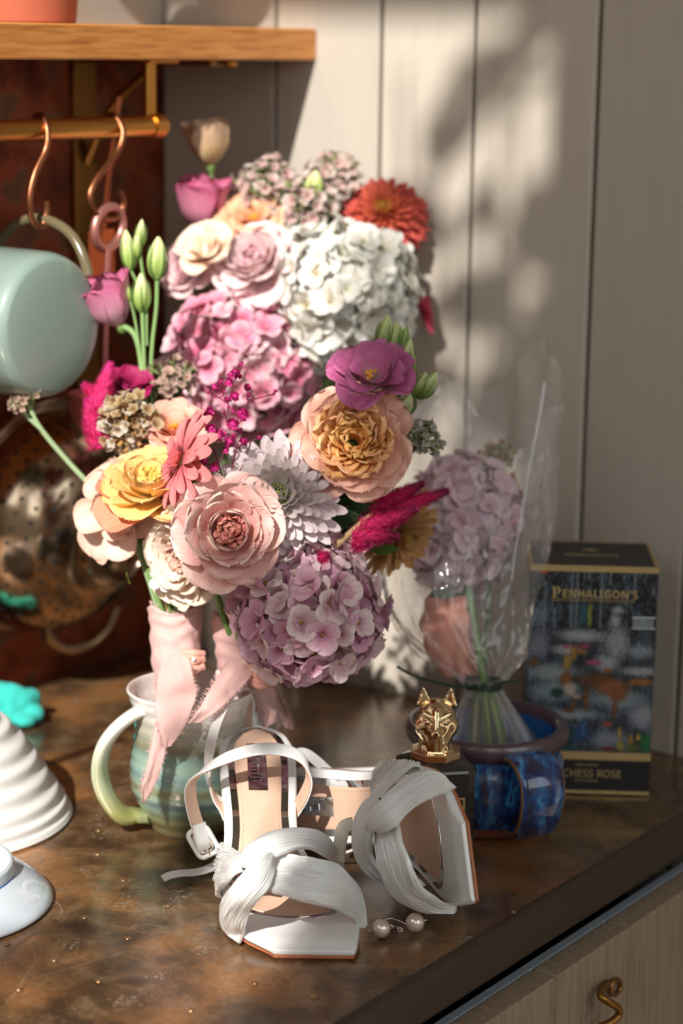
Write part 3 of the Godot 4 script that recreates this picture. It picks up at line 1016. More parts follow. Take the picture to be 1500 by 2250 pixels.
func make_pans() -> void:
	# sage mug hung by its handle, its base to the room
	var c := on_z(112, 716, -1.028)
	var o := thing("mug", "glossy sage green mug hung by its handle from the left copper hook", "mug", c, Basis(Vector3.RIGHT, PI / 2))
	var sage := mat("sage_enamel", c8(132, 154, 145), 0.1)
	sage.clearcoat_enabled = true
	var r := 0.0515
	hang(shaped(func(m): m.lathe(PackedVector2Array([Vector2(r * 0.9, -0.095), Vector2(r * 0.96, -0.096), Vector2(r, -0.094), Vector2(r, -0.06), Vector2(r, -0.02), Vector2(r * 0.995, -0.009), Vector2(r * 0.97, -0.003), Vector2(r * 0.925, 0.001), Vector2(r * 0.86, 0.0028), Vector2(r * 0.6, 0.0045), Vector2(r * 0.3, 0.0052), Vector2(0, 0.0054)]), 64)), "body", sage, o)
	hang(shaped(func(m): m.lathe(PackedVector2Array([Vector2(0, -0.005), Vector2(r * 0.85, -0.008), Vector2(r * 0.9, -0.095)]), 48, true)), "inside", mats.white_stoneware, o)
	var hp := []
	for q in [[-6, 572], [2, 530], [30, 496], [72, 480], [116, 488], [156, 516], [182, 562], [194, 606]]:
		hp.append(o.transform.affine_inverse() * on_z(q[0], q[1], lerpf(-1.10, -1.01, (q[0] + 6.0) / 200.0)))
	var sp := spline(hp, 36)
	hang(shaped(func(m): m.tube(sp, fill(36, 0.0037), 12)), "handle", mat("handle_glaze", c8(104, 94, 70), 0.2), o)
	# colander
	var cc := on_z(88, 1132, -1.19)
	var k := thing("colander", "polished perforated metal colander hung against the splashback, loop handle at the bottom", "colander", cc, Basis(Vector3.RIGHT, deg_to_rad(100)))
	var shine := mat("polished_steel", c8(186, 164, 140), 0.16, 1.0)
	var prof := PackedVector2Array([Vector2(0.099, -0.004), Vector2(0.1, 0.0), Vector2(0.0985, 0.003), Vector2(0.094, 0.003)])
	var dome := curve2([Vector2(0.0935, 0.004), Vector2(0.0915, 0.02), Vector2(0.084, 0.042), Vector2(0.068, 0.062), Vector2(0.048, 0.073), Vector2(0.034, 0.0765)], 30)
	prof.append_array(dome)
	prof.append_array(PackedVector2Array([Vector2(0.0, 0.078)]))
	hang(shaped(func(m): m.lathe(prof, 72)), "bowl", shine, k)
	hang(shaped(func(m): m.lathe(PackedVector2Array([Vector2(0.034, 0.074), Vector2(0.0345, 0.086), Vector2(0.0338, 0.0875), Vector2(0.0325, 0.0865), Vector2(0.032, 0.076)]), 56)), "foot_ring", shine, k)
	var hm := MB.new()
	for ring in [6, 9, 12, 15, 18, 21]:
		var p := dome[ring]
		var nn := Vector2(dome[ring + 1].y - dome[ring - 1].y, dome[ring - 1].x - dome[ring + 1].x).normalized()
		var count := int(p.x * 520.0)
		for i in count:
			var a: float = TAU * (i + 0.5 * (ring % 2)) / count
			var nr := Vector3(nn.x * cos(a), nn.y, nn.x * sin(a))
			hm.xf = Transform3D(basis_y(nr), Vector3(p.x * cos(a), p.y, p.x * sin(a)) + nr * 0.0001)
			hm.lathe(PackedVector2Array([Vector2(0, 0.0001), Vector2(0.0019, 0.0001), Vector2(0.0021, -0.0004)]), 8, true)
	var holes := hang(hm.done(), "perforations", mats.dark_void, k)
	holes.set_meta("kind", "stuff")
	var lp := []
	for q in [[100, 1338], [98, 1372], [112, 1408], [150, 1427], [196, 1416], [232, 1384], [253, 1334]]:
		lp.append(k.transform.affine_inverse() * on_z(q[0], q[1], -1.172))
	var sp2 := spline(lp, 36)
	hang(shaped(func(m): m.tube(sp2, fill(36, 0.0042), 12)), "handle", shine, k)
	# copper hooks
	var hooks := [[[73, 268], [80, 254], [92, 254], [102, 274], [105, 305], [98, 335], [77, 380], [65, 430], [67, 470], [78, 494], [93, 497], [101, 470], [101, 442]], [[222, 272], [232, 256], [250, 254], [266, 276], [270, 300], [256, 336], [218, 384], [198, 424], [201, 456], [222, 478], [250, 480], [268, 462], [270, 440], [262, 420]]]
	var said := ["copper S-hook on the brass rail, left of two, with the sage mug on it", "copper S-hook near the end of the brass rail, with a pink copper tool on it"]
	for i in 2:
		var hp2 := []
		for j in hooks[i].size():
			var q: Array = hooks[i][j]
			hp2.append(on_z(q[0], q[1], -1.0625 + (0.0105 * sin(minf(j / 4.0, 1.0) * PI - PI / 2) if j < 4 else 0.0105)))
		var h0: Vector3 = hp2[0]
		var ho := thing("hook", said[i], "hook", h0, Basis(), "copper hooks on the rail")
		var loc := []
		for p in hp2:
			loc.append(p - h0)
		var s3 := spline(loc, 60)
		hang(shaped(func(m): m.tube(s3, fill(60, 0.0024), 10)), "wire", mats.copper_hook, ho)
	# a pink copper tool with a loop, and a flat orange strip behind it
	var tz := -1.052
	var u0 := on_z(238, 500, tz)
	var u := thing("ladle", "pinkish copper ladle hung by the loop of its long handle from the right hook", "ladle", u0)
	var pink := mat("pink_copper", c8(190, 128, 118), 0.35, 0.7)
	var loop := []
	for i in 24:
		var a := TAU * i / 24
		loop.append(on_z(238 + 30 * sin(a) + 6 * cos(a), 500 - 46 * cos(a), tz) - u0)
	hang(shaped(func(m): m.tube(PackedVector3Array(loop), fill(24, 0.0034), 10, true)), "loop", pink, u)
	var hp3 := spline([on_z(238, 546, tz) - u0, on_z(234, 640, tz) - u0, on_z(231, 740, tz) - u0, on_z(230, 850, tz) - u0], 20)
	hang(shaped(func(m): m.sweep(hp3, filled(20, Vector3(0.581, 0, 0.814)), fill(20, 0.007, 0.0085), fill(20, 0.0022), rounded(4, 0.8))), "handle", pink, u)
	hang(shaped(func(m):
		m.xf = Transform3D(Basis(), on_z(229, 905, tz) - u0)
		m.lathe(curve2([Vector2(0.001, -0.018), Vector2(0.014, -0.016), Vector2(0.024, -0.004), Vector2(0.027, 0.012), Vector2(0.0255, 0.012), Vector2(0.0225, -0.003), Vector2(0.013, -0.0145), Vector2(0.001, -0.0165)], 24), 32)), "cup", pink, u)
	var st0 := on_z(240, 420, -1.085)
	var stp := thing("spatula", "orange copper strip handle hanging behind the brass rail", "spatula", st0)
	var strip := spline([on_z(263, 214, -1.085) - st0, on_z(252, 290, -1.085) - st0, on_z(240, 380, -1.085) - st0, on_z(226, 520, -1.085) - st0], 14)
	hang(shaped(func(m): m.sweep(strip, filled(14, Vector3(0.3, 0, 0.95)), fill(14, 0.0042), fill(14, 0.001), rounded(3, 0.5))), "handle", mat("orange_copper", c8(164, 88, 48), 0.35, 0.8), stp)
	hang(shaped(func(m):
		m.xf = Transform3D(Basis(), on_z(222, 565, -1.085) - st0)
		m.slab(Vector3.ZERO, Vector3(0.03, 0.042, 0.0018), 0.0007)), "blade", mats.orange_copper, stp)
	# plant pot on the shelf
	var pp := on_z(52, 60, -1.105)
	pp.y = 0.5388
	var pot := thing("plant_pot", "terracotta pot with a pale glazed upper band standing on the oak shelf", "pot", pp)
	var terra := mat("terracotta", c8(172, 90, 64), 0.75)
	hang(shaped(func(m): m.lathe(PackedVector2Array([Vector2(0, 0), Vector2(0.036, 0), Vector2(0.0375, 0.0015), Vector2(0.0395, 0.0245)]), 56)), "base", terra, pot)
	hang(shaped(func(m): m.lathe(PackedVector2Array([Vector2(0.0394, 0.0243), Vector2(0.0405, 0.027), Vector2(0.0465, 0.075), Vector2(0.0495, 0.076), Vector2(0.05, 0.09), Vector2(0.046, 0.09), Vector2(0.042, 0.07), Vector2(0.0, 0.066)]), 56)), "glazed_band", mat("pale_glaze", c8(206, 218, 222), 0.25), pot)
	var pr := RandomNumberGenerator.new()
	pr.seed = 3
	var pk := petal({L = 0.055, W = 0.032, th0 = 50.0, th1 = 100.0, cup = 0.04, peak = 0.95, round = 0.85, base = lin(50, 78, 34), tip = lin(74, 104, 48), nu = 7, nv = 9})
	for i in 60:
		var dirp := Vector3(pr.randf_range(-1, 1), pr.randf_range(0.0, 1.0), pr.randf_range(-0.6, 0.9))
		hang(pk, "leaf", tinted("leaf", 0.5, 0.3), pot, Transform3D(basis_y(dirp, pr.randf() * TAU), Vector3(0.05, 0.2, 0) + dirp * Vector3(0.19, 0.16, 0.08)))
	# red stick by the wall
	var r0 := on_level(598, 1499)
	var r1 := on_level(744, 1497)
	var rs := thing("pencil", "thin dark red pencil lying on the worktop near the boarded wall, behind the posies", "pencil", (r0 + r1) / 2)
	hang(shaped(func(m): m.tube(PackedVector3Array([(r0 - r1) / 2 + Vector3(0, 0.002, 0), (r1 - r0) / 2 + Vector3(0, 0.002, 0)]), fill(2, 0.0018), 6)), "shaft", mat("red_lacquer", c8(120, 40, 32), 0.4), rs)
	hang(shaped(func(m): m.tube(PackedVector3Array([(r1 - r0) / 2 + Vector3(0, 0.002, 0), (r1 - r0) / 2 * 1.09 + Vector3(0, 0.002, 0)]), PackedFloat32Array([0.0017, 0.0003]), 6)), "point", mat("pencil_wood", c8(180, 140, 100), 0.7), rs)

# ---------------------------------------------------------------- scent bottle, its carton, earrings
func lettering(text: String, height: float, serif: bool, depth := 0.0003, weight := 700) -> ArrayMesh:
	var t := TextMesh.new()
	var f := SystemFont.new()
	f.font_names = PackedStringArray(["Droid Serif" if serif else "Droid Sans"])
	f.font_weight = weight
	t.font = f
	t.font_size = 64
	t.pixel_size = 0.01
	t.depth = depth / height * 0.46
	t.text = text
	var arr := t.get_mesh_arrays()
	var v: PackedVector3Array = arr[Mesh.ARRAY_VERTEX]
	for i in v.size():
		v[i] *= height / 0.46
	arr[Mesh.ARRAY_VERTEX] = v
	var m := ArrayMesh.new()
	m.add_surface_from_arrays(Mesh.PRIMITIVE_TRIANGLES, arr)
	return m

func octagon(h: float, cut: float, y: float) -> PackedVector3Array:
	var q := PackedVector3Array()
	for p in [[h, -h + cut], [h, h - cut], [h - cut, h], [-h + cut, h], [-h, h - cut], [-h, -h + cut], [-h + cut, -h], [h - cut, -h]]:
		q.append(Vector3(p[0], y, p[1]))
	return q

func prism(m: MB, rings: Array, capped := true) -> void:      # flat-sided stack of octagons
	for j in rings.size() - 1:
		var a: PackedVector3Array = rings[j]
		var b: PackedVector3Array = rings[j + 1]
		for i in 8:
			var k := (i + 1) % 8
			var q := PackedVector3Array([a[i], a[k], b[k], b[i]])
			var nr := (a[k] - a[i]).cross(b[i] - a[i])
			if nr.length() < 1e-12:
				nr = (b[k] - b[i]).cross(b[i] - a[i])
			var mid := (a[i] + a[k] + b[i] + b[k]) / 4.0
			if nr.dot(Vector3(mid.x, (b[0].y - a[0].y) * 0.2 if a[0].x > b[0].x else 0.0, mid.z)) < 0.0:
				nr = -nr
			m.fan(q, nr)
	if capped:
		m.fan(rings[0], Vector3.DOWN)
		m.fan(rings[-1], Vector3.UP)

func make_scent_bottle() -> void:
	var o := thing("perfume_bottle", "black glass perfume bottle with a golden wolf head stopper", "perfume bottle", on_level(951, 1883), cam_yaw * Basis(Vector3.UP, deg_to_rad(12)))
	var black := mat("black_glass", c8(16, 12, 15), 0.05)
	black.clearcoat_enabled = true
	var gold := mat("gold", c8(244, 218, 176), 0.11, 1.0)
	var h := 0.0228
	var c := 0.006
	hang(shaped(func(m): prism(m, [octagon(h - 0.001, c, 0.0), octagon(h, c, 0.001), octagon(h, c, 0.0652), octagon(h - 0.0006, c, 0.0668), octagon(h - 0.002, c, 0.0678), octagon(h - 0.0068, c, 0.0707), octagon(h - 0.0078, c, 0.0709)])), "flacon", black, o)
	var lab := mat("label_black", c8(22, 20, 22), 0.5)
	var foil := mat("gold_foil", c8(196, 172, 120), 0.4, 0.6)
	hang(slab_mesh(Vector3(0, 0.029, h + 0.0002), Vector3(0.029, 0.04, 0.0005), 0.0001), "label", foil, o)
	hang(slab_mesh(Vector3(0, 0.029, h + 0.0004), Vector3(0.0265, 0.0375, 0.0004), 0.0001), "label_ground", lab, o)
	hang(lettering("ROSE", 0.0024, true), "lettering", foil, o, Transform3D(Basis(), Vector3(0.002, 0.038, h + 0.0007)))
	hang(lettering("DUCHESS", 0.0019, true), "lettering", foil, o, Transform3D(Basis(), Vector3(0, 0.033, h + 0.0007)))
	var st := Node3D.new()
	put(st, "stopper", o)
	st.position.y = 0.0708
	st.scale = Vector3.ONE * 0.975
	st.rotation.y = deg_to_rad(-14)
	var oct := func(r: float, y: float):
		return octagon(r, r * 0.586, y)
	hang(shaped(func(m): prism(m, [oct.call(0.0158, 0.0), oct.call(0.0164, 0.0006), oct.call(0.0164, 0.0045), oct.call(0.0158, 0.0052), oct.call(0.0125, 0.0056), oct.call(0.0122, 0.0062)])), "collar", gold, st)
	var wolf := MB.new()
	wolf.xf = Transform3D(Basis.from_scale(Vector3.ONE * 0.001), Vector3(0, 0.0055, 0))
	nets(wolf, Vector3(-17, -0.5, -14), Vector3(17, 44, 22), 0.8, func(p: Vector3) -> float:
		var ax := absf(p.x)
		var q := Vector3(ax, p.y, p.z)
		var ang := atan2(p.x, p.z)
		var d := capsule(q, Vector3(0, -4, 0), Vector3(0, 13, 0), 12.0, 10.6) + 0.28 * sin(ang * 15.0) * smoothstep(16.0, 8.0, p.y)
		d = smin(d, ellipsoid(q, Vector3(0, 21.5, 0.5), Vector3(13.2, 13.5, 12.2)), 3.0)
		d = smin(d, ellipsoid(q, Vector3(9.6, 16.5, 2.5), Vector3(5.4, 6.5, 6.0)), 2.0)
		d = smin(d, capsule(q, Vector3(12.2, 15.5, 2.0), Vector3(8.2, 6.5, 7.0), 2.6, 1.0), 1.4)
		d = smin(d, capsule(q, Vector3(9.0, 12.5, 7.0), Vector3(5.2, 4.5, 9.6), 2.2, 0.9), 1.2)
		d = smin(d, capsule(q, Vector3(0, 17.5, 9.5), Vector3(0, 15.2, 16.0), 5.4, 3.7), 2.0)
		d = smin(d, capsule(q, Vector3(0, 28, 10.4), Vector3(0, 18, 16.6), 2.6, 2.2), 1.8)
		d = smin(d, capsule(q, Vector3(2.6, 24.4, 12.2), Vector3(9.0, 27.2, 8.8), 1.5, 1.3), 1.8)
		var eye := ellipsoid(q, Vector3(5.6, 21.6, 12.8), Vector3(3.2, 1.9, 2.6))
		d = maxf(d, -eye) if eye < 0.6 else d
		d = smin(d, ellipsoid(q, Vector3(5.5, 21.4, 10.6), Vector3(2.3, 1.5, 1.8)), 0.5)
		d = minf(d, ellipsoid(q, Vector3(0, 17.0, 19.0), Vector3(1.9, 1.4, 1.6)))
		d = maxf(d, -capsule(q, Vector3(0, 13.6, 19.6), Vector3(3.2, 12.9, 16.5), 0.55, 0.5))
		d = smin(d, capsule(q, Vector3(0, 12.2, 14.0), Vector3(0, 12.6, 15.8), 2.6, 2.0), 0.9)
		var e := q - Vector3(8.4, 33.0, -0.5)
		var ear := maxf(maxf(absf(e.x + (e.y) * -0.1) + e.y * 0.44 - 4.6, absf(e.z) + e.y * 0.16 - 2.4), -e.y - 3.0) * 0.8
		ear = maxf(ear, -(maxf(absf(e.x - e.y * 0.1) + (e.y) * 0.46 - 3.1, absf(e.z - 3.2) - 2.4) * 0.8))
		d = smin(d, ear, 0.7)
		return d)
	hang(wolf.done(), "wolf_head", gold, st)

func blot(img: Image, cx: float, cy: float, rx: float, ry: float, col: Color, n: FastNoiseLite, rag := 0.6, cover := 1.0) -> void:
	var w := img.get_width()
	var h := img.get_height()
	for y in range(maxi(0, int((cy - ry * 1.5) * h)), mini(h, int((cy + ry * 1.5) * h))):
		for x in range(maxi(0, int((cx - rx * 1.5) * w)), mini(w, int((cx + rx * 1.5) * w))):
			var d := Vector2((float(x) / w - cx) / rx, (float(y) / h - cy) / ry).length() + n.get_noise_2d(x * 2.0, y * 2.0) * rag
			if d < 1.0:
				var k := cover * clampf((1.0 - d) * 4.0, 0.0, 1.0)
				img.set_pixel(x, y, img.get_pixel(x, y).lerp(col, k))

func make_carton() -> void:
	var rf := on_level(1424, 1749)
	var u := Vector3(0.5437, 0, 0.8393)
	var back := Vector3(0.8393, 0, -0.5437)
	var w := 0.0905
	var dp := 0.078
	var h := 0.1695
	var o := thing("perfume_box", "tall black and gold perfume carton printed with a woodland scene and a fox", "box", rf - u * w / 2 + back * dp / 2, Basis(u, Vector3.UP, -back))
	var black := mat("carton_black", c8(20, 22, 26), 0.45)
	var foil := mat("gold_foil", c8(196, 172, 120), 0.4, 0.6)
	hang(slab_mesh(Vector3(0, h / 2, 0), Vector3(w, h, dp), 0.0008), "carton", black, o)
	var ring := func(y0: float, y1: float):
		return shaped(func(m: MB):
			for s in [-1.0, 1.0]:
				m.slab(Vector3(0, (y0 + y1) / 2, s * dp / 2), Vector3(w + 0.0006, y1 - y0, 0.0005), 0.0001)
				m.slab(Vector3(s * w / 2, (y0 + y1) / 2, 0), Vector3(0.0005, y1 - y0, dp + 0.0006), 0.0001))
	hang(ring.call(0.1655, 0.1697), "gold_band", foil, o)
	hang(ring.call(0.0262, 0.0322), "gold_band", foil, o)
	hang(ring.call(0.0005, 0.003), "gold_band", foil, o)
	hang(shaped(func(m: MB):
		for s in [-1.0, 1.0]:
			m.slab(Vector3(0, h, s * (dp / 2 - 0.0012)), Vector3(w, 0.0004, 0.0024), 0.0001)
			m.slab(Vector3(s * (w / 2 - 0.0012), h, 0), Vector3(0.0024, 0.0004, dp), 0.0001)), "gold_edge", foil, o)
	# the printed woodland, engraved in black and white with a few colours
	var iw := 420
	var ih := 620
	var img := Image.create_empty(iw, ih, false, Image.FORMAT_RGB8)
	var n1 := noise(0.012, 3, FastNoiseLite.TYPE_SIMPLEX_SMOOTH, 5)
	var n2 := noise(0.09, 2, FastNoiseLite.TYPE_SIMPLEX_SMOOTH, 8)
	var dark := c8(26, 34, 44)
	var pale := c8(168, 182, 196)
	for y in ih:
		for x in iw:
			var v := float(y) / ih
			var k := 0.27 + 0.3 * n1.get_noise_2d(x * 1.6, y * 0.7) + 0.12 * smoothstep(0.3, 0.7, v)
			k += 0.42 * n2.get_noise_2d(x * 0.8, y * (0.35 if v < 0.3 else 2.0)) + 0.1 * n2.get_noise_2d(x * 3.0 + 90.0, y * 3.0)
			img.set_pixel(x, y, dark.lerp(pale, clampf(k, 0.02, 1.0)))
	for s in [[0.12, 0.05, 0.34], [0.33, 0.0, 0.31], [0.37, 0.0, 0.3], [0.56, 0.0, 0.31], [0.63, 0.0, 0.07], [0.82, 0.0, 0.1], [0.2, 0.2, 0.31]]:
		for y in range(int(s[1] * ih), int(s[2] * ih)):
			for x in range(int(s[0] * iw) - 4, int(s[0] * iw) + 5):
				img.set_pixel(clampi(x + int(3.0 * n1.get_noise_2d(0, y)), 0, iw - 1), y, pale.lerp(dark, 0.25 + 0.5 * absf(n2.get_noise_2d(x * 4.0, y))))
	var white := c8(196, 206, 216)
	for b in [[0.42, 0.35, 0.2, 0.035, white], [0.3, 0.43, 0.12, 0.03, white], [0.08, 0.4, 0.1, 0.08, c8(150, 156, 172)], [0.08, 0.24, 0.08, 0.06, c8(140, 150, 162)], [0.69, 0.205, 0.05, 0.022, white], [0.675, 0.265, 0.045, 0.045, white], [0.7, 0.39, 0.1, 0.1, c8(182, 192, 204)], [0.62, 0.5, 0.1, 0.05, white], [0.88, 0.43, 0.1, 0.04, pale], [0.9, 0.54, 0.16, 0.025, white], [0.18, 0.56, 0.2, 0.05, c8(170, 186, 194)], [0.2, 0.66, 0.2, 0.06, c8(150, 172, 184)], [0.75, 0.7, 0.24, 0.05, c8(150, 170, 184)], [0.35, 0.79, 0.26, 0.03, pale], [0.92, 0.79, 0.1, 0.07, c8(176, 180, 200)], [0.66, 0.93, 0.14, 0.05, c8(150, 158, 178)]]:
		blot(img, b[0], b[1], b[2], b[3], b[4], n2, 0.9, 0.8)
	for b in [[0.43, 0.22, 0.03, 0.08, c8(52, 110, 130)], [0.475, 0.23, 0.018, 0.08, c8(150, 160, 60)], [0.1, 0.005, 0.04, 0.014, c8(214, 84, 52)], [0.3, 0.41, 0.035, 0.014, c8(190, 74, 96)], [0.44, 0.41, 0.07, 0.014, c8(170, 70, 90)], [0.52, 0.495, 0.07, 0.016, c8(200, 70, 120)], [0.05, 0.505, 0.035, 0.02, c8(150, 96, 44)], [0.36, 0.45, 0.03, 0.05, c8(172, 122, 48)], [0.31, 0.5, 0.035, 0.05, c8(190, 140, 52)], [0.42, 0.44, 0.05, 0.015, c8(170, 120, 46)], [0.31, 0.595, 0.055, 0.05, c8(150, 96, 48)], [0.63, 0.54, 0.04, 0.014, c8(178, 108, 52)], [0.56, 0.6, 0.16, 0.05, c8(120, 76, 40)], [0.68, 0.635, 0.14, 0.05, c8(160, 98, 50)], [0.72, 0.67, 0.08, 0.05, c8(150, 92, 46)], [0.9, 0.6, 0.12, 0.022, c8(170, 104, 56)], [0.47, 0.7, 0.022, 0.07, c8(140, 84, 42)], [0.34, 0.77, 0.05, 0.014, c8(130, 78, 40)], [0.37, 0.74, 0.018, 0.035, c8(140, 84, 42)], [0.7, 0.75, 0.02, 0.06, c8(140, 84, 42)], [0.34, 0.65, 0.06, 0.04, c8(226, 190, 170)], [0.4, 0.69, 0.04, 0.014, c8(214, 160, 140)], [0.24, 0.67, 0.06, 0.03, c8(36, 86, 72)], [0.4, 0.9, 0.12, 0.045, c8(38, 84, 150)], [0.36, 0.9, 0.04, 0.03, c8(44, 104, 84)], [0.46, 0.86, 0.016, 0.06, c8(60, 110, 180)], [0.65, 0.84, 0.05, 0.014, c8(186, 70, 74)], [0.75, 0.89, 0.016, 0.04, c8(210, 160, 60)], [0.76, 0.96, 0.03, 0.03, c8(190, 160, 50)], [0.84, 0.93, 0.02, 0.04, c8(180, 130, 50)], [0.9, 0.91, 0.022, 0.02, c8(230, 170, 56)], [0.86, 0.97, 0.06, 0.024, c8(110, 120, 50)], [0.96, 0.94, 0.05, 0.06, c8(44, 128, 70)], [0.66, 0.98, 0.05, 0.014, c8(150, 50, 50)], [0.3, 0.98, 0.16, 0.016, c8(44, 110, 100)]]:
		blot(img, b[0], b[1], b[2], b[3], b[4], n2, 0.55, 0.92)
	for y in ih:                                         # engraver's hatching over it all
		for x in iw:
			var g := 0.5 + 0.5 * sin(y * 1.9 + 6.0 * n1.get_noise_2d(x * 2.0, y * 2.0))
			var e := clampf(0.86 + 0.9 * n2.get_noise_2d(x * 2.6, y * 2.6) + 0.7 * n2.get_noise_2d(x * 6.0, y * 5.0), 0.25, 1.15)
			var px := img.get_pixel(x, y) * Color(e * (0.74 + 0.26 * g), e * (0.74 + 0.26 * g), e * (0.74 + 0.26 * g))
			px = Color(smoothstep(0.04, 0.72, px.r) * 0.8, smoothstep(0.04, 0.72, px.g) * 0.8, smoothstep(0.04, 0.72, px.b) * 0.8)
			img.set_pixel(x, y, px.lerp(Color(px.v, px.v, px.v) * 0.8, 0.3))
	for k in 14:                                        # the pale railing by the trees
		img.fill_rect(Rect2i(int(0.82 * iw) + k * 5, int(0.245 * ih), 2, 34), c8(190, 200, 206))
	img.fill_rect(Rect2i(int(0.81 * iw), int(0.24 * ih), 80, 4), c8(200, 206, 210))
	img.fill_rect(Rect2i(int(0.81 * iw), int(0.3 * ih), 80, 4), c8(190, 198, 204))
	var art := mat("woodland_print", Color.WHITE, 0.45)
	art.albedo_texture = ImageTexture.create_from_image(img)
	var pan := MB.new()
	var y0 := 0.0323
	var y1 := 0.1654
	pan.fan(PackedVector3Array([Vector3(-w / 2 + 0.0003, y0, dp / 2 + 0.0003), Vector3(w / 2 - 0.0003, y0, dp / 2 + 0.0003), Vector3(w / 2 - 0.0003, y1, dp / 2 + 0.0003), Vector3(-w / 2 + 0.0003, y1, dp / 2 + 0.0003)]), Vector3.BACK)
	pan.t = PackedVector2Array([Vector2(0, 1), Vector2(1, 1), Vector2(1, 0), Vector2(0, 0)])
	hang(pan.done(), "printed_panel", art, o)
	var fz := dp / 2 + 0.0006
	hang(lettering("P", 0.0078, true), "lettering", foil, o, Transform3D(Basis(), Vector3(-0.0265, 0.1502, fz)))
	hang(lettering("ENHALIGON'S", 0.0058, false), "lettering", foil, o, Transform3D(Basis(), Vector3(0.0045, 0.1495, fz)))
	hang(slab_mesh(Vector3(0, 0.1453, fz), Vector3(0.059, 0.0004, 0.0003), 0.0001), "rule", foil, o)
	hang(slab_mesh(Vector3(0, 0.1443, fz), Vector3(0.059, 0.0003, 0.0003), 0.0001), "rule", foil, o)
	hang(lettering("THE COVETED", 0.0019, false, 0.0003, 400), "lettering", foil, o, Transform3D(Basis(), Vector3(0.0, 0.0222, dp / 2 + 0.0002)))
	hang(lettering("DUCHESS ROSE", 0.0055, false, 0.0003, 400), "lettering", foil, o, Transform3D(Basis(), Vector3(-0.001, 0.0158, dp / 2 + 0.0002)))
	hang(lettering("EAU DE PARFUM", 0.0016, false, 0.0003, 400), "lettering", foil, o, Transform3D(Basis(), Vector3(0.0, 0.0105, dp / 2 + 0.0002)))
	var flat := Basis(Vector3.RIGHT, -PI / 2)
	hang(lettering("PENHALIGON'S", 0.0036, true, 0.0002), "lettering", foil, o, Transform3D(flat, Vector3(0, h + 0.0001, 0.004)))
	hang(shaped(func(m: MB):                                # small crest on the lid
		for q in [[0, 0, 0.004, 0.0022], [-0.004, 0.0006, 0.0022, 0.0014], [0.004, 0.0006, 0.0022, 0.0014], [0, -0.002, 0.0015, 0.0012]]:
			m.ball(Vector3(q[0], h, -0.012 + q[1]), Vector3(q[2], 0.0003, q[3]), 12, 6)), "crest", foil, o)

func make_earrings() -> void:
	var pearl := mat("pearl", c8(226, 208, 196), 0.2, 0.45, 0.7)
	pearl.clearcoat_enabled = true
	pearl.clearcoat = 0.6
	pearl.clearcoat_roughness = 0.12
	var silver := mat("silver_wire", c8(220, 214, 206), 0.18, 1.0)
	var r := 0.00585
	var said := ["round cream pearl drop earring nearer the front sandal, left of the pair", "round cream pearl drop earring with its wire hook to the left, right of the pair"]
	for i in 2:
		var b := on_level([836, 911][i], [2060, 2047][i])
		var o := thing("earring", said[i], "earring", b, cam_yaw, "pearl earrings")
		hang(shaped(func(m): m.ball(Vector3(0, r, 0), Vector3(r, r, r), 40, 24)), "pearl", pearl, o)
		if i == 0:
			hang(shaped(func(m):
				m.ball(Vector3(-0.0003, r * 1.08, r * 0.98), Vector3(0.0007, 0.0007, 0.0005), 12, 8)
				m.tube(spline([Vector3(-r * 0.95, r * 0.9, 0.001), Vector3(-r * 1.12, r * 0.84, 0.001), Vector3(-r * 1.25, r * 0.78, 0.001)], 6), fill(6, 0.00035), 8)
				m.tube(spline([Vector3(r * 0.8, r * 1.35, 0), Vector3(r * 1.12, r * 1.4, 0), Vector3(r * 1.22, r * 1.15, 0), Vector3(r * 1.08, r * 0.98, 0)], 14), fill(14, 0.0003), 8)), "pin", silver, o)
		else:
			hang(shaped(func(m):
				m.tube(spline([Vector3(r * 0.9, r * 1.25, 0.0), Vector3(r * 1.1, r * 1.28, 0.0)], 4), fill(4, 0.0005), 8)
				m.ball(Vector3(r * 1.14, r * 1.29, 0), Vector3(0.0007, 0.0007, 0.0007), 10, 8)
				m.tube(spline([Vector3(-r * 0.9, r * 0.75, 0.0), Vector3(-r * 1.6, r * 1.1, -0.001), Vector3(-r * 2.5, r * 1.35, -0.001), Vector3(-r * 3.1, r * 1.2, -0.0005), Vector3(-r * 2.9, r * 0.8, 0.0005), Vector3(-r * 2.2, r * 0.6, 0.001), Vector3(-r * 1.6, r * 0.55, 0.0015)], 40), fill(40, 0.00032), 8)
				for q in [Vector3(-r * 1.58, r * 0.3, 0.0015), Vector3(-r * 1.36, r * 0.28, 0.0018)]:
					var ring := PackedVector3Array()
					for k in 16:
						ring.append(q + Vector3(0.0012 * cos(TAU * k / 16), 0.0012 * sin(TAU * k / 16), 0.0006 * sin(TAU * k / 16 + q.x * 900.0)))
					m.tube(ring, fill(16, 0.0003), 8, true)), "ear_wire", silver, o)

# ---------------------------------------------------------------- the white satin sandals
const SOLE_Z := [0.0, 0.001, 0.006, 0.0169, 0.0376, 0.0579, 0.0773, 0.0963, 0.1092, 0.1204, 0.1354, 0.1601, 0.1803, 0.1947, 0.2074, 0.2098]
const SOLE_C := [-0.0006, -0.0005, 0.0006, 0.0015, 0.0024, 0.0040, 0.0057, 0.0073, 0.0088, 0.0125, 0.0189, 0.0274, 0.0325, 0.0369, 0.0432, 0.0437]
const SOLE_W := [0.0, 0.005, 0.0122, 0.0195, 0.0247, 0.025, 0.0243, 0.0232, 0.0238, 0.0283, 0.0346, 0.0398, 0.0385, 0.0334, 0.0256, 0.0238]
const SOLE_H := [0.075, 0.075, 0.075, 0.0747, 0.0726, 0.0672, 0.0586, 0.0472, 0.0375, 0.0265, 0.0172, 0.0122, 0.0105, 0.0095, 0.0085, 0.0082]

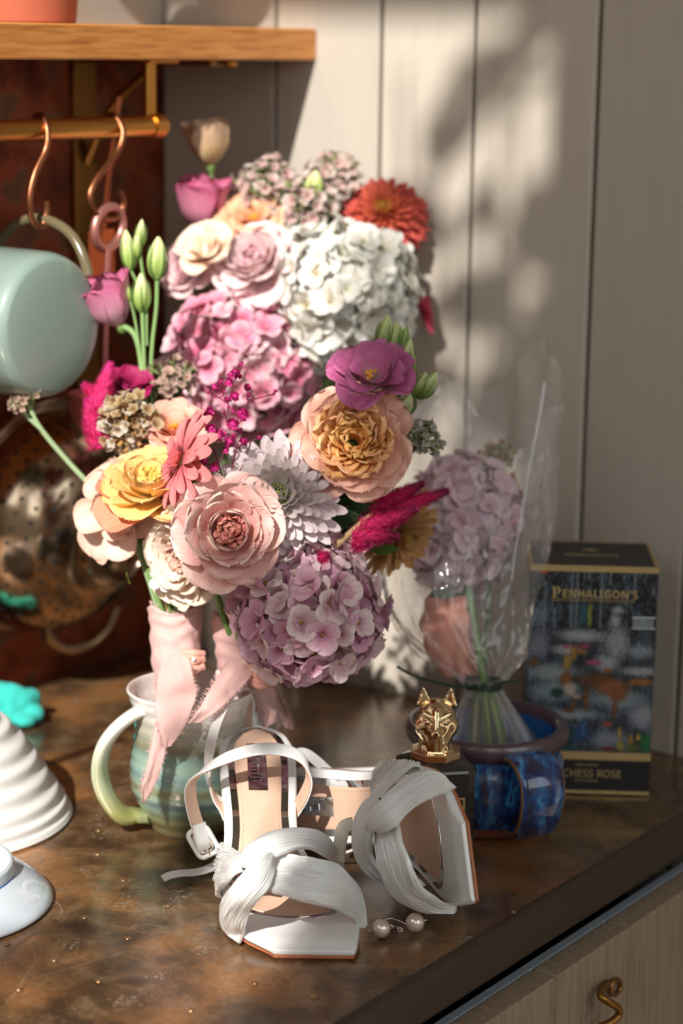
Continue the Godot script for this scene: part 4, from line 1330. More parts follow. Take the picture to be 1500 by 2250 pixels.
func sole(z: float) -> Vector3:                              # centre offset, half width, height of the footbed at z
	for i in SOLE_Z.size() - 1:
		if z <= SOLE_Z[i + 1] or i == SOLE_Z.size() - 2:
			var w := clampf((z - SOLE_Z[i]) / (SOLE_Z[i + 1] - SOLE_Z[i]), 0.0, 1.0)
			var g := func(a: Array) -> float:
				var p0: float = a[maxi(i - 1, 0)]
				var p3: float = a[mini(i + 2, a.size() - 1)]
				var s: float = cubic_interpolate(a[i], a[i + 1], p0, p3, w)
				return lerpf(lerpf(a[i], a[i + 1], w), s, 0.6 if i > 1 and i < 12 else 0.0)
			return Vector3(g.call(SOLE_C), maxf(g.call(SOLE_W), 0.0), g.call(SOLE_H))
	return Vector3.ZERO

func sole_layer(m: MB, z0: float, z1: float, inset: float, lift: float, thick: float, soft: float, s: float) -> void:
	# a layer that follows the footbed: rounded edges, top at lift over it
	var nz := 90
	var sec := [[1.0, -1.0, 0.0, -1.0], [1.0, 0.0, 0.0, -0.5], [1.0, 0.0, 0.0, 0.35], [1.0, 0.0, -0.4, 0.75], [1.0, 0.0, -1.0, 1.0], [0.5, 0.0, -0.5, 1.0], [0.0, 0.0, 0.0, 1.0], [-0.5, 0.0, 0.5, 1.0], [-1.0, 0.0, 1.0, 1.0], [-1.0, 0.0, 0.4, 0.75], [-1.0, 0.0, 0.0, 0.35], [-1.0, 0.0, 0.0, -0.5], [-1.0, 0.0, 0.0, -1.0]]
	var p := PackedVector3Array()
	for j in nz:
		var f := float(j) / (nz - 1)
		var z := lerpf(z0, z1, 0.5 - 0.5 * cos(PI * f) if inset > 0.0 else f)
		var q := sole(z)
		var w := maxf(q.y - inset, 0.0)
		if inset > 0.0:                                       # round the ends of an inlay
			var e := minf(z - z0, z1 - z) / 0.018
			if e < 1.0:
				w = minf(w, q.y * 0.98 - inset) * sqrt(maxf(1.0 - (1.0 - e) * (1.0 - e), 0.0))
		for c in sec:
			var top: float = q.z + lift
			if inset == 0.0 and thick > 0.004:
				top -= 0.0022 * pow(smoothstep(z1 - 0.014, z1, z), 2.0) * (0.5 + 0.5 * c[3])
			p.append(Vector3(s * (q.x + c[0] * w + c[2] * minf(soft, w)), top - thick * 0.5 + c[3] * thick * 0.5, z))
	m.grid(p, sec.size(), nz, true, s > 0.0)
	for e in [0, nz - 1]:
		var q2 := PackedVector3Array()
		for i in sec.size():
			q2.append(p[e * sec.size() + i])
		if inset > 0.0:
			m.fan(q2, Vector3.FORWARD if e == 0 else Vector3.BACK)
	if inset == 0.0:                                          # round the toe
		var last := p.slice((nz - 1) * sec.size())
		var mid := Vector3.ZERO
		for v in last:
			mid += v / last.size()
		var cap := PackedVector3Array(last)
		for st in [[0.93, 0.0006], [0.8, 0.0011], [0.55, 0.0014], [0.2, 0.0015], [0.0, 0.0015]]:
			for v in last:
				cap.append(Vector3(lerpf(mid.x, v.x, 1.0 - (1.0 - st[0]) * 0.06), lerpf(mid.y, v.y, st[0]), v.z + st[1]))
		m.grid(cap, sec.size(), 6, true, s > 0.0)

func pleated(m: MB, ea: PackedVector3Array, eb: PackedVector3Array, bulge: float, ridges: int, center: Vector3, sd: int) -> void:
	# pleated satin between two edges, its back a little inside
	var nw := ridges * 8 + 1
	var ns := ea.size()
	var nz := noise(1.0, 2, FastNoiseLite.TYPE_SIMPLEX_SMOOTH, sd)
	var front := PackedVector3Array()
	var back := PackedVector3Array()
	for j in ns:
		var t := (ea[mini(j + 1, ns - 1)] + eb[mini(j + 1, ns - 1)] - ea[maxi(j - 1, 0)] - eb[maxi(j - 1, 0)]).normalized()
		var side := eb[j] - ea[j]
		var n := t.cross(side).normalized()
		var mid := (ea[j] + eb[j]) / 2.0
		if n.dot(mid - center) < 0.0:
			n = -n
		var width := side.length()
		var fs := float(j) / (ns - 1)
		for i in nw:
			var w := float(i) / (nw - 1)
			var wob := w + 0.035 * nz.get_noise_2d(fs * 2.2, w * 3.0) + 0.012 * nz.get_noise_2d(fs * 7.0 + 40.0, w * 9.0)
			var ph := wob * ridges
			var amp := minf(width * 0.85 / ridges, 0.0021) * (0.85 + 0.6 * nz.get_noise_2d(fs * 3.0 + 9.0, floorf(ph) * 1.7))
			var r := 1.0 - pow(absf(cos(PI * ph)), 2.6)
			r += 0.22 * absf(sin(PI * ph * 2.0 + 1.3)) * nz.get_noise_2d(fs * 2.0 + 20.0, floorf(ph) * 0.9)
			var fold := 0.0011 * nz.get_noise_2d(fs * 2.0 + 70.0, w * 2.4)
			front.append(ea[j].lerp(eb[j], w) + n * (bulge * sin(PI * w) + amp * r + fold))
			back.append(ea[j].lerp(eb[j], w) + n * (bulge * sin(PI * w) * 0.8 - 0.0011))
	m.grid(front, nw, ns)
	m.grid(back, nw, ns, false, true)
	for e in [0, nw - 1]:
		var rim := PackedVector3Array()
		for j in ns:
			rim.append(front[j * nw + e])
			rim.append(back[j * nw + e])
		m.grid(rim, 2, ns)

func make_sandal(label: String, place: Transform3D, s: float, second: bool) -> void:
	var ref := Transform3D(cam_yaw, Vector3(1.0996, 0, -0.8534)).affine_inverse()   # where the front sandal stands
	var o := thing("sandal", label, "sandal", place.origin, place.basis, "white satin sandals")
	var satin := mats.satin as Material
	var q := func(a: Array) -> Vector3:                        # [pixel x, pixel y, height] on the front sandal -> its own axes
		var v: Vector3 = ref * on_level(a[0], a[1], a[2])
		return Vector3(v.x * s, v.y, v.z)
	var line := func(list: Array, n: int) -> PackedVector3Array:
		var pts := []
		for a in list:
			pts.append(q.call(a))
		return spline(pts, n)
	hang(shaped(func(m): sole_layer(m, 0.0, 0.2098, 0.0, 0.0, 0.006, 0.0018, s)), "footbed", satin, o)
	hang(shaped(func(m): sole_layer(m, 0.0, 0.2103, 0.0, -0.0058, 0.0022, 0.0004, s)), "outsole", mats.tan_sole, o)
	hang(shaped(func(m): sole_layer(m, 0.0045, 0.1765, 0.0052, 0.0005, 0.002, 0.0003, s)), "mirror_edging", mats.mirror_foil, o)
	var pad := hang(shaped(func(m): sole_layer(m, 0.0105, 0.1735, 0.0098, 0.0011, 0.0022, 0.0005, s)), "insole", mats.tan_leather, o)
	var st := MB.new()
	for sd in [-1.0, 1.0]:
		var z := 0.02
		while z < 0.166:
			var a := sole(z)
			var b := sole(z + 0.0017)
			if a.y > 0.0118:
				st.tube(PackedVector3Array([Vector3(s * (a.x + sd * (a.y - 0.0118)), a.z + 0.0014, z), Vector3(s * (b.x + sd * (b.y - 0.0118)), b.z + 0.0014, z + 0.0017)]), fill(2, 0.0003), 5)
			z += 0.0032
	hang(st.done(), "stitching", mats.thread, pad)
	# mirror label with raised letters, read from the heel
	var lz0 := 0.036
	var lz1 := 0.081
	var lp := PackedVector3Array()
	for j in 12:
		var z := lerpf(lz0, lz1, j / 11.0)
		var a := sole(z)
		for i in 2:
			lp.append(Vector3(s * (a.x - 0.0006 + (i - 0.5) * 0.0125), a.z + 0.00145, z))
	var lab := hang(shaped(func(m): m.grid(lp, 2, 12, false, s > 0.0)), "label", mats.mirror_foil, o)
	var mid := sole(0.059)
	var slope := atan2(sole(0.07).z - sole(0.048).z, 0.022)
	var lb := Basis(Vector3.RIGHT, -slope) * Basis(Vector3.RIGHT, -PI / 2) * Basis(Vector3.BACK, -PI / 2)
	hang(lettering("Simmi", 0.0072, false, 0.0007), "lettering", mats.mirror_foil, lab, Transform3D(lb, Vector3(s * (mid.x - 0.0006), mid.z + 0.0018, 0.059)))
	# block heel
	hang(shaped(func(m):
		var p := PackedVector3Array()
		var n := 30
		for j in 9:
			var f := j / 8.0
			for i in n:
				var a := TAU * i / n
				var zz := 0.0225 + lerpf(0.0165, 0.0215, f) * cos(a)
				var xx := lerpf(0.0165, 0.022, f) * signf(sin(a)) * pow(absf(sin(a)), 0.75)
				p.append(Vector3(s * (0.0015 + xx), lerpf(0.003, 0.0685, f), zz - 0.003 * (1.0 - f)))
		m.grid(p, n, 9, true, s < 0.0)), "heel", satin, o)
	hang(shaped(func(m):
		m.xf = Transform3D(Basis.from_scale(Vector3(0.0164, 1, 0.0165)), Vector3(s * 0.0015, 0.0, 0.0195))
		m.lathe(PackedVector2Array([Vector2(0, 0.0), Vector2(0.96, 0.0), Vector2(1, 0.0012), Vector2(1, 0.003)]), 30)), "heel_tip", mats.tan_sole, o)
	# four pleated arms that knot
	var c0 := Vector3(s * 0.018, 0.0, 0.138)
	var n1 := 44
	hang(shaped(func(m): pleated(m, line.call([[486, 1850, 0.027], [494, 1853, 0.036], [507, 1861, 0.043], [520, 1868, 0.047], [540, 1872, 0.049], [556, 1880, 0.049]], n1), line.call([[484, 1973, 0.011], [478, 1962, 0.019], [487, 1950, 0.028], [500, 1936, 0.036], [518, 1918, 0.043], [552, 1905, 0.048]], n1), 0.003, 16, c0, 3)), "pleated_strap", satin, o)
	hang(shaped(func(m): pleated(m, line.call([[598, 1899, 0.047], [608, 1892, 0.049], [637, 1884, 0.051], [672, 1886, 0.052], [709, 1893, 0.050], [741, 1903, 0.046], [766, 1923, 0.040], [781, 1940, 0.034], [790, 1972, 0.024], [796, 2006, 0.015], [795, 2030, 0.009]], n1), line.call([[584, 1954, 0.044], [600, 1960, 0.045], [623, 1965, 0.046], [660, 1977, 0.044], [697, 1986, 0.041], [734, 1995, 0.035], [758, 2007, 0.026], [778, 2017, 0.018], [787, 2030, 0.011], [789, 2036, 0.0085], [789, 2038, 0.007]], n1), 0.004, 19, c0, 5)), "pleated_strap", satin, o)
	hang(shaped(func(m): pleated(m, line.call([[533, 1912, 0.046], [535, 1884, 0.051], [549, 1859, 0.056], [573, 1838, 0.060], [610, 1824, 0.062], [655, 1820, 0.060], [697, 1827, 0.053], [716, 1842, 0.045], [731, 1868, 0.034], [746, 1903, 0.020], [748, 1920, 0.011]], n1), line.call([[556, 1912, 0.048], [560, 1897, 0.052], [578, 1886, 0.055], [600, 1882, 0.056], [628, 1873, 0.056], [662, 1864, 0.054], [687, 1867, 0.049], [709, 1879, 0.041], [726, 1890, 0.031], [741, 1908, 0.019], [744, 1922, 0.011]], n1), 0.005, 16, c0, 7)), "pleated_strap", satin, o)
	hang(shaped(func(m): pleated(m, line.call([[574, 1886, 0.057], [549, 1901, 0.057], [529, 1923, 0.053], [507, 1948, 0.045], [489, 1972, 0.034], [484, 1996, 0.023], [495, 2024, 0.013], [520, 2046, 0.008], [530, 2050, 0.006]], n1), line.call([[602, 1896, 0.054], [602, 1922, 0.053], [588, 1955, 0.048], [563, 1983, 0.039], [548, 2006, 0.029], [537, 2036, 0.017], [537, 2046, 0.011], [538, 2050, 0.0085], [538, 2052, 0.006]], n1), 0.006, 15, c0, 9)), "pleated_strap", satin, o)
	# narrow ankle straps, satin outside and tan leather within
	var strap := func(called: String, pts: Array, half: float, faces: Array) -> void:
		var n := 70
		var sp := spline(pts, n)
		var ups := spline(faces, n)
		var part := hang(shaped(func(m): m.sweep(sp, ups, fill(n, half), fill(n, 0.0009), rounded(4, 0.8))), called, satin, o)
		var lin_ := PackedVector3Array()
		for i in n:
			ups[i] = ups[i].normalized()
			lin_.append(sp[i] - ups[i] * 0.0009)
		hang(shaped(func(m): m.sweep(lin_, ups, fill(n, half * 0.9), fill(n, 0.0004), rounded(3, 0.5))), "lining", mats.tan_leather, part)
		hang(shaped(func(m):
			for i in range(0, n - 1):
				var d := (sp[i + 1] - sp[i])
				var side := d.normalized().cross(ups[i]).normalized()
				for e in [-1.0, 1.0]:
					for f in [-0.0014]:
						var a: Vector3 = sp[i] + ups[i] * f + side * e * half * 0.74
						m.tube(PackedVector3Array([a, a + d * 0.55]), fill(2, 0.00025), 4)), "stitching", mats.thread, part)
	if not second:
		var d3 := func(a: Array) -> Vector3:
			return ref * at(a[0], a[1], a[2])
		var mk := func(list: Array) -> Array:
			var out := []
			for a in list:
				out.append(d3.call(a))
			return out
		strap.call("ankle_strap", mk.call([[502, 1798, 1.376], [490, 1772, 1.377], [469, 1745, 1.379], [457, 1712, 1.382], [458, 1668, 1.389], [466, 1620, 1.398], [482, 1574, 1.41], [503, 1533, 1.424], [523, 1511, 1.437], [540, 1514, 1.452], [545, 1540, 1.46], [542, 1575, 1.463], [540, 1606, 1.458]]), 0.0052, [Vector3(-1, 0, -0.8), Vector3(-1, 0, -0.7), Vector3(-1, 0, -0.3), Vector3(-1, 0, 0.3), Vector3(-0.8, 0.1, 0.7), Vector3(-0.7, 0.2, 0.8), Vector3(-0.7, 0.3, 0.8), Vector3(-0.6, 0.6, 0.7), Vector3(0, 1, 0.1), Vector3(0.7, 0.7, -0.5), Vector3(0.5, 0.1, -0.9), Vector3(0.3, 0, -1), Vector3(0.2, 0, -1)])
		strap.call("ankle_strap", mk.call([[640, 1796, 1.376], [653, 1774, 1.376], [669, 1746, 1.371], [680, 1712, 1.366], [672, 1676, 1.362], [645, 1655, 1.360], [607, 1646, 1.360], [571, 1646, 1.360], [534, 1653, 1.361], [496, 1666, 1.361], [460, 1684, 1.361], [430, 1706, 1.361], [417, 1732, 1.362], [422, 1772, 1.366], [434, 1815, 1.37], [445, 1850, 1.373]]), 0.0046, [Vector3(1, 0, -0.9), Vector3(1, 0, -0.9), Vector3(1, 0, -0.8), Vector3(1, 0.1, -0.4), Vector3(0.8, 0.6, 0.2), Vector3(0.3, 0.8, 0.5), Vector3(0, 0.85, 0.6), Vector3(0, 0.85, 0.6), Vector3(-0.1, 0.85, 0.6), Vector3(-0.2, 0.85, 0.5), Vector3(-0.5, 0.8, 0.2), Vector3(-0.8, 0.4, -0.3), Vector3(-0.8, 0.1, -0.8), Vector3(-0.7, 0, -1), Vector3(-0.6, 0, -1), Vector3(-0.5, 0.1, -1)])
		hang(shaped(func(m): m.sweep(spline(mk.call([[437, 1810, 1.3675], [441, 1830, 1.3685], [446, 1852, 1.369], [450, 1866, 1.372]]), 8), filled(8, Vector3(0.5, 0, 1)), fill(8, 0.0047), fill(8, 0.0012), rounded(4, 0.8))), "strap_end", satin, o)
		var tl := spline([[500, 1884, 0.012], [480, 1897, 0.009], [455, 1910, 0.006], [425, 1917, 0.0045], [395, 1919, 0.005], [372, 1924, 0.0045], [357, 1931, 0.003]].map(func(a): return ref * on_level(a[0], a[1], a[2])), 30)
		hang(shaped(func(m): m.sweep(tl, filled(30, Vector3(0.1, 1, 0.15)), fill(30, 0.0044, 0.0036), fill(30, 0.0008), rounded(4, 0.7))), "strap_tail", satin, o)
		var bk := Node3D.new()
		put(bk, "buckle", o)
		bk.transform = Transform3D(Basis(Vector3(0.47, -0.84, 0.05).normalized(), Vector3(0.88, 0.47, 0.0).normalized(), Vector3(0, 0, 1)).orthonormalized(), d3.call([446, 1850, 1.3715]))
		for fr in [[0.0096, 0.0068, 0.0017, mats.satin], [0.0069, 0.0043, 0.0009, mats.silver_wire]]:
			var loop := PackedVector3Array()
			for c in rounded(5, 0.45):
				loop.append(Vector3(c.x * fr[0], c.y * fr[1], 0))
			var nl := loop.size()
			hang(shaped(func(m): m.tube(loop, fill(nl, fr[2]), 10, true)), "frame", fr[3], bk)
		hang(shaped(func(m): m.tube(PackedVector3Array([Vector3(-0.009, 0, 0.0005), Vector3(0.003, 0.0, 0.002), Vector3(0.009, 0, 0.0012)]), fill(3, 0.0007), 8)), "pin", mats.silver_wire, bk)
	else:
		var back_to := place.affine_inverse()
		var mk2 := func(list: Array) -> Array:
			var out := []
			for a in list:
				out.append(back_to * at(a[0], a[1], a[2]))
			return out
		strap.call("ankle_strap", mk2.call([[640, 1652, 1.450], [654, 1649, 1.445], [676, 1657, 1.435], [700, 1676, 1.428], [722, 1696, 1.423], [742, 1716, 1.416]]), 0.0046, [Vector3(1, 0.3, 0), Vector3(1, 0.3, 0), Vector3(1, 0.2, 0), Vector3(1, 0.2, 0.1), Vector3(1, 0.1, 0.2), Vector3(1, 0, 0.2)])
		strap.call("ankle_strap", mk2.call([[700, 1868, 1.410], [735, 1884, 1.405], [762, 1876, 1.400], [784, 1862, 1.400], [800, 1852, 1.400]]), 0.0044, [Vector3(-1, 0.3, 0), Vector3(-1, 0.4, 0), Vector3(-1, 0.4, 0), Vector3(-1, 0.2, 0), Vector3(-1, 0, 0)])
		var tl2 := spline(mk2.call([[744, 1890, 1.340], [746, 1860, 1.332], [750, 1836, 1.328], [755, 1818, 1.327], [766, 1812, 1.326], [776, 1810, 1.326]]), 24)
		hang(shaped(func(m): m.sweep(tl2, filled(24, back_to.basis * (cam_yaw * Vector3(-0.2, 0.5, 1))), fill(24, 0.0042), fill(24, 0.0009), rounded(4, 0.7))), "strap_tail", mats.grey_satin, o)

func make_sandals() -> void:
	var satin := mat("satin", c8(226, 227, 226), 0.27, 0.0, 0.75)
	satin.rim_enabled = true
	satin.rim = 0.35
	mat("grey_satin", c8(190, 184, 170), 0.5)
	mat("tan_sole", c8(172, 102, 66), 0.45)
	mat("tan_leather", c8(203, 170, 148), 0.5)
	mat("mirror_foil", c8(206, 208, 212), 0.06, 1.0)
	mat("thread", c8(214, 186, 160), 0.7)
	mat("silver_wire", c8(220, 214, 206), 0.18, 1.0)
	make_sandal("white satin heeled sandal standing upright, toe to the viewer, its buckle hanging loose", Transform3D(cam_yaw, Vector3(1.0996, 0, -0.8534)), 1.0, false)
	make_sandal("white satin heeled sandal lying on its side beside the perfume bottle", Transform3D(Basis(Vector3(0.17626, 0.94056, -0.29031), Vector3(-0.7432, -0.06622, -0.66579), Vector3(-0.64544, 0.33311, 0.68735)).orthonormalized(), Vector3(1.1752, 0.0228, -0.7918)), -1.0, true)

# ---------------------------------------------------------------- petals
func petal(d: Dictionary) -> ArrayMesh:
	# grows from the flower's axis (y) outwards along z; th0, th1 are the angles from the axis at its base and tip
	var L: float = d.L
	var W: float = d.W
	var t0 := deg_to_rad(d.th0)
	var t1 := deg_to_rad(d.th1)
	var roll := deg_to_rad(d.get("roll", 0.0))
	var cup: float = d.get("cup", 0.02)
	var ruf: float = d.get("ruf", 0.0)
	var rufn: float = d.get("rufn", 3.0)
	var pa: float = d.get("peak", 1.6)
	var pb: float = d.get("round", 0.55)
	var r: float = d.get("r0", 0.001)
	var h: float = d.get("y0", 0.0)
	var base: Color = d.base
	var tip: Color = d.tip
	var edge: Color = d.get("edge", tip)
	var pleat: float = d.get("pleat", 0.0)
	var twist: float = deg_to_rad(d.get("twist", 0.0))
	var ph: float = d.get("phase", 0.0)
	var nu: int = d.get("nu", 9)
	var nv: int = d.get("nv", 10)
	var p := PackedVector3Array()
	var cc := PackedColorArray()
	var v0 := 0.0
	for j in nv:
		var v := 1.0 - pow(1.0 - float(j) / (nv - 1), 1.6)
		var step := L * (v - v0)
		v0 = v
		var th := lerpf(t0, t1, pow(v, 1.1)) + roll * smoothstep(0.6, 1.0, v)
		if j > 0:
			r += sin(th) * step
			h += cos(th) * step
		var w := W * 0.5 * maxf(pow(sin(PI * clampf(pow(v * 0.985 + 0.012, pa), 0.0, 1.0)), pb), 0.16 * (1.0 - v))
		var nrm := Vector3(0, sin(th), -cos(th))
		for i in nu:
			var u := -1.0 + 2.0 * i / (nu - 1)
			var a := clampf(u * w / cup, -1.5, 1.5)
			var lateral := cup * sin(a)
			var inward := cup * (1.0 - cos(a))
			var wave := ruf * sin(u * rufn * PI + ph + v * 2.0) * smoothstep(0.35, 1.0, v) * (0.35 + 0.65 * absf(u)) + ruf * 0.6 * sin(v * 7.0 + ph * 2.0) * u * u
			wave += pleat * cos(u * PI * 2.5) * v
			var q := Vector3(lateral, h, r) + nrm * (inward + wave)
			if twist != 0.0:
				var tw := twist * v
				q = Vector3(q.x * cos(tw), q.y, q.z) + nrm * (q.x * sin(tw))
			p.append(q)
			var k := base.lerp(tip, smoothstep(0.08, 0.8, v))
			cc.append(k.lerp(edge, clampf(pow(absf(u), 3.0) * 0.6 + pow(v, 6.0) * 0.6, 0.0, 1.0)))
	var m := MB.new()
	m.grid(p, nu, nv, false, false, PackedVector2Array(), cc)
	return m.done()

func petal_mat() -> StandardMaterial3D:
	if mats.has("petal"):
		return mats.petal
	var m := tinted("petal", 0.55, 0.5)
	m.metallic_specular = 0.4
	var w := 192
	var h := 192
	var img := Image.create_empty(w, h, false, Image.FORMAT_RGB8)
	var bump := Image.create_empty(w, h, false, Image.FORMAT_RGB8)
	var n1 := noise(0.09, 3, FastNoiseLite.TYPE_SIMPLEX_SMOOTH, 4)
	var n2 := noise(0.02, 3, FastNoiseLite.TYPE_SIMPLEX_SMOOTH, 6)
	for y in h:
		for x in w:
			var v := float(y) / h
			var u := (x - w * 0.5) * (1.0 - 0.45 * v)              # veins fan out towards the rim
			var k := n1.get_noise_2d(u * 2.4, y * 0.10)
			var blot := n2.get_noise_2d(x, y * 0.8)
			var c := clampf(0.99 + 0.06 * k + 0.04 * blot, 0.0, 1.0)
			img.set_pixel(x, y, Color(c, c - 0.012 * absf(k), c - 0.006))
			var g := clampf(0.5 + 0.5 * k, 0.0, 1.0)
			bump.set_pixel(x, y, Color(g, g, g))
	m.albedo_texture = ImageTexture.create_from_image(img)
	m.heightmap_enabled = true
	m.heightmap_texture = ImageTexture.create_from_image(bump)
	m.heightmap_scale = 0.035
	return m

# a bloom of whorls: each [count, petal, jitter]; the petals are parts
func whorls(o: Node3D, list: Array, scale_by := 1.0, part := "petal") -> void:
	var turn := rng.randf() * TAU
	for w in list:
		var variants := []
		var n: int = w[0]
		for k in mini(n, 3):
			var d: Dictionary = w[1].duplicate()
			d["phase"] = rng.randf() * TAU
			var g := rng.randf_range(0.93, 1.07)
			d.L *= g
			d.W *= rng.randf_range(0.92, 1.1)
			d.th1 += rng.randf_range(-1.0, 1.0) * w[2]
			variants.append(petal(d))
		turn += PI / n + 0.3
		for i in n:
			var a := turn + TAU * (i + rng.randf_range(-0.18, 0.18)) / n
			var b := Basis(Vector3.UP, a) * Basis(Vector3.RIGHT, deg_to_rad(rng.randf_range(-0.6, 0.6) * w[2])) * Basis(Vector3.BACK, deg_to_rad(rng.randf_range(-0.4, 0.4) * w[2]))
			hang(variants[i % variants.size()], part, petal_mat(), o, Transform3D(b.scaled(Vector3.ONE * scale_by), Vector3.ZERO))

func stem_to(o: Node3D, goal: Vector3, r := 0.0016, col := Color(0.13, 0.24, 0.06), sag := 0.15) -> void:
	var g := o.transform.affine_inverse() * goal
	var q := spline([Vector3.ZERO, Vector3(0, -g.length() * sag, 0).lerp(g * 0.33, 0.4), g * 0.66, g], 14)
	var m := MB.new()
	m.col = col
	m.tube(q, fill(14, r), 7)
	hang(m.done(), "stem", tinted("stem", 0.55), o)

func calyx(o: Node3D, size: float, col := Color(0.16, 0.27, 0.07)) -> void:
	var m := MB.new()
	m.col = col
	m.lathe(curve2([Vector2(0.0, -size * 0.9), Vector2(size * 0.35, -size * 0.7), Vector2(size * 0.55, -size * 0.1), Vector2(size * 0.4, size * 0.15)], 10), 14)
	hang(m.done(), "calyx", tinted("stem", 0.55), o)

func leaf(parent: Node3D, xf: Transform3D, L: float, W: float, col: Color, bend := 35.0) -> void:
	hang(petal({L = L, W = W, th0 = 60.0, th1 = 60.0 + bend, cup = W * 1.1, peak = 0.95, round = 0.9, base = col * 0.8, tip = col, ruf = W * 0.04, nu = 7, nv = 12}), "leaf", tinted("leaf", 0.5, 0.3), parent, xf)

# ---------------------------------------------------------------- kinds of flower
func garden_rose(label: String, where: Vector3, face: Vector3, R: float, pal: Array, tie: Vector3, open := 0.0, group := "", spin := 0.0) -> Node3D:
	# pal: heart, inner, middle, outer, rim
	var o := thing("rose", label, "rose", where, basis_y(face, spin), group)
	var k := R / 0.04
	var list := []
	if open > 20.0:                                            # wide open: a broad disc of crumpled inner petals
		list = [
			[7, {L = 0.017, W = 0.017, th0 = 6.0, th1 = 26.0, cup = 0.0065, ruf = 0.0024, rufn = 2.0, r0 = 0.004, base = pal[0], tip = pal[1], edge = pal[1], nu = 11, nv = 10, round = 0.42}, 14.0],
			[11, {L = 0.0235, W = 0.021, th0 = 22.0, th1 = 30.0, cup = 0.0075, ruf = 0.0028, rufn = 2.0, r0 = 0.004, base = pal[0], tip = pal[1], edge = pal[1], nu = 11, nv = 10, round = 0.42}, 13.0],
			[13, {L = 0.028, W = 0.024, th0 = 42.0, th1 = 30.0, cup = 0.009, ruf = 0.0026, rufn = 2.0, r0 = 0.004, base = pal[0], tip = pal[1], edge = pal[2], nu = 11, nv = 10, round = 0.42}, 12.0],
			[11, {L = 0.0315, W = 0.028, th0 = 58.0, th1 = 32.0, cup = 0.013, ruf = 0.0022, r0 = 0.004, base = pal[0], tip = pal[1], edge = pal[2], nu = 11, round = 0.42}, 10.0],
			[8, {L = 0.0345, W = 0.037, th0 = 74.0, th1 = 38.0, cup = 0.024, ruf = 0.0018, r0 = 0.003, roll = 26.0, base = pal[1], tip = pal[3], edge = pal[4], round = 0.4, peak = 1.8}, 9.0],
			[7, {L = 0.0405, W = 0.044, th0 = 88.0, th1 = 54.0, cup = 0.032, ruf = 0.0024, r0 = 0.003, y0 = -0.002, roll = 28.0, base = pal[2], tip = pal[3], edge = pal[4], round = 0.4, peak = 1.8}, 11.0]]
	else:
		list = [
			[13, {L = 0.0165, W = 0.012, th0 = 6.0 + open * 0.4, th1 = 10.0 + open, cup = 0.0055, ruf = 0.0018, rufn = 2.5, r0 = 0.001, base = pal[0], tip = pal[0], edge = pal[1], nu = 9, nv = 8}, 16.0],
			[12, {L = 0.0195, W = 0.015, th0 = 24.0 + open * 0.5, th1 = 8.0 + open, cup = 0.0065, ruf = 0.0017, rufn = 2.0, r0 = 0.002, base = pal[0], tip = pal[0], edge = pal[1], nu = 9, nv = 8}, 11.0],
			[6, {L = 0.026, W = 0.03, th0 = 58.0, th1 = -2.0 + open, cup = 0.0135, ruf = 0.0009, r0 = 0.002, roll = 10.0, base = pal[1], tip = pal[2], edge = pal[4], round = 0.38, peak = 1.9}, 5.0],
			[6, {L = 0.031, W = 0.035, th0 = 72.0, th1 = 2.0 + open, cup = 0.0175, ruf = 0.0011, r0 = 0.002, roll = 18.0, base = pal[1], tip = pal[2], edge = pal[4], round = 0.38, peak = 1.9}, 6.0],
			[6, {L = 0.036, W = 0.041, th0 = 84.0, th1 = 14.0 + open, cup = 0.0225, ruf = 0.0015, r0 = 0.002, roll = 30.0, base = pal[2], tip = pal[3], edge = pal[4], round = 0.38, peak = 1.9}, 8.0],
			[6, {L = 0.0415, W = 0.046, th0 = 98.0, th1 = 34.0 + open * 0.7, cup = 0.029, ruf = 0.0022, r0 = 0.002, y0 = -0.002, roll = 38.0, base = pal[2], tip = pal[3], edge = pal[4], round = 0.38, peak = 1.9}, 11.0]]
	whorls(o, list, k)
	calyx(o, 0.008 * k)
	if tie != Vector3.ZERO:
		stem_to(o, tie, 0.0022)
	return o

func lisianthus(label: String, where: Vector3, face: Vector3, R: float, pal: Array, tie: Vector3, open := 0.0, group := "") -> Node3D:
	# pal: throat, body, rim
	var o := thing("lisianthus", label, "lisianthus", where, basis_y(face, rng.randf() * 6.0), group)
	var k := R / 0.027
	whorls(o, [
		[3, {L = 0.024, W = 0.024, th0 = 20.0, th1 = 34.0 + open, cup = 0.012, roll = 26.0, ruf = 0.0012, base = pal[0], tip = pal[1], edge = pal[2]}, 6.0],
		[4, {L = 0.029, W = 0.030, th0 = 36.0, th1 = 42.0 + open, cup = 0.018, roll = 36.0, ruf = 0.0014, base = pal[0], tip = pal[1], edge = pal[2]}, 7.0],
		[5, {L = 0.034, W = 0.034, th0 = 52.0, th1 = 58.0 + open, cup = 0.028, roll = 34.0, ruf = 0.0018, base = pal[0], tip = pal[1], edge = pal[2]}, 8.0]], k)
	calyx(o, 0.006 * k)
	if open > 2.0:
		var m := MB.new()
		m.col = lin(220, 160, 40)
		for i in 7:
			var a := i * 2.4
			m.ball(Vector3(0.003 * cos(a) * (i / 5.0), 0.011 + 0.0012 * (i % 3), 0.003 * sin(a) * (i / 5.0)) * k, Vector3(0.0012, 0.0016, 0.0012) * k, 8, 6)
		hang(m.done(), "stamens", tinted("pollen", 0.8), o)
	if tie != Vector3.ZERO:
		stem_to(o, tie, 0.0015)
	return o

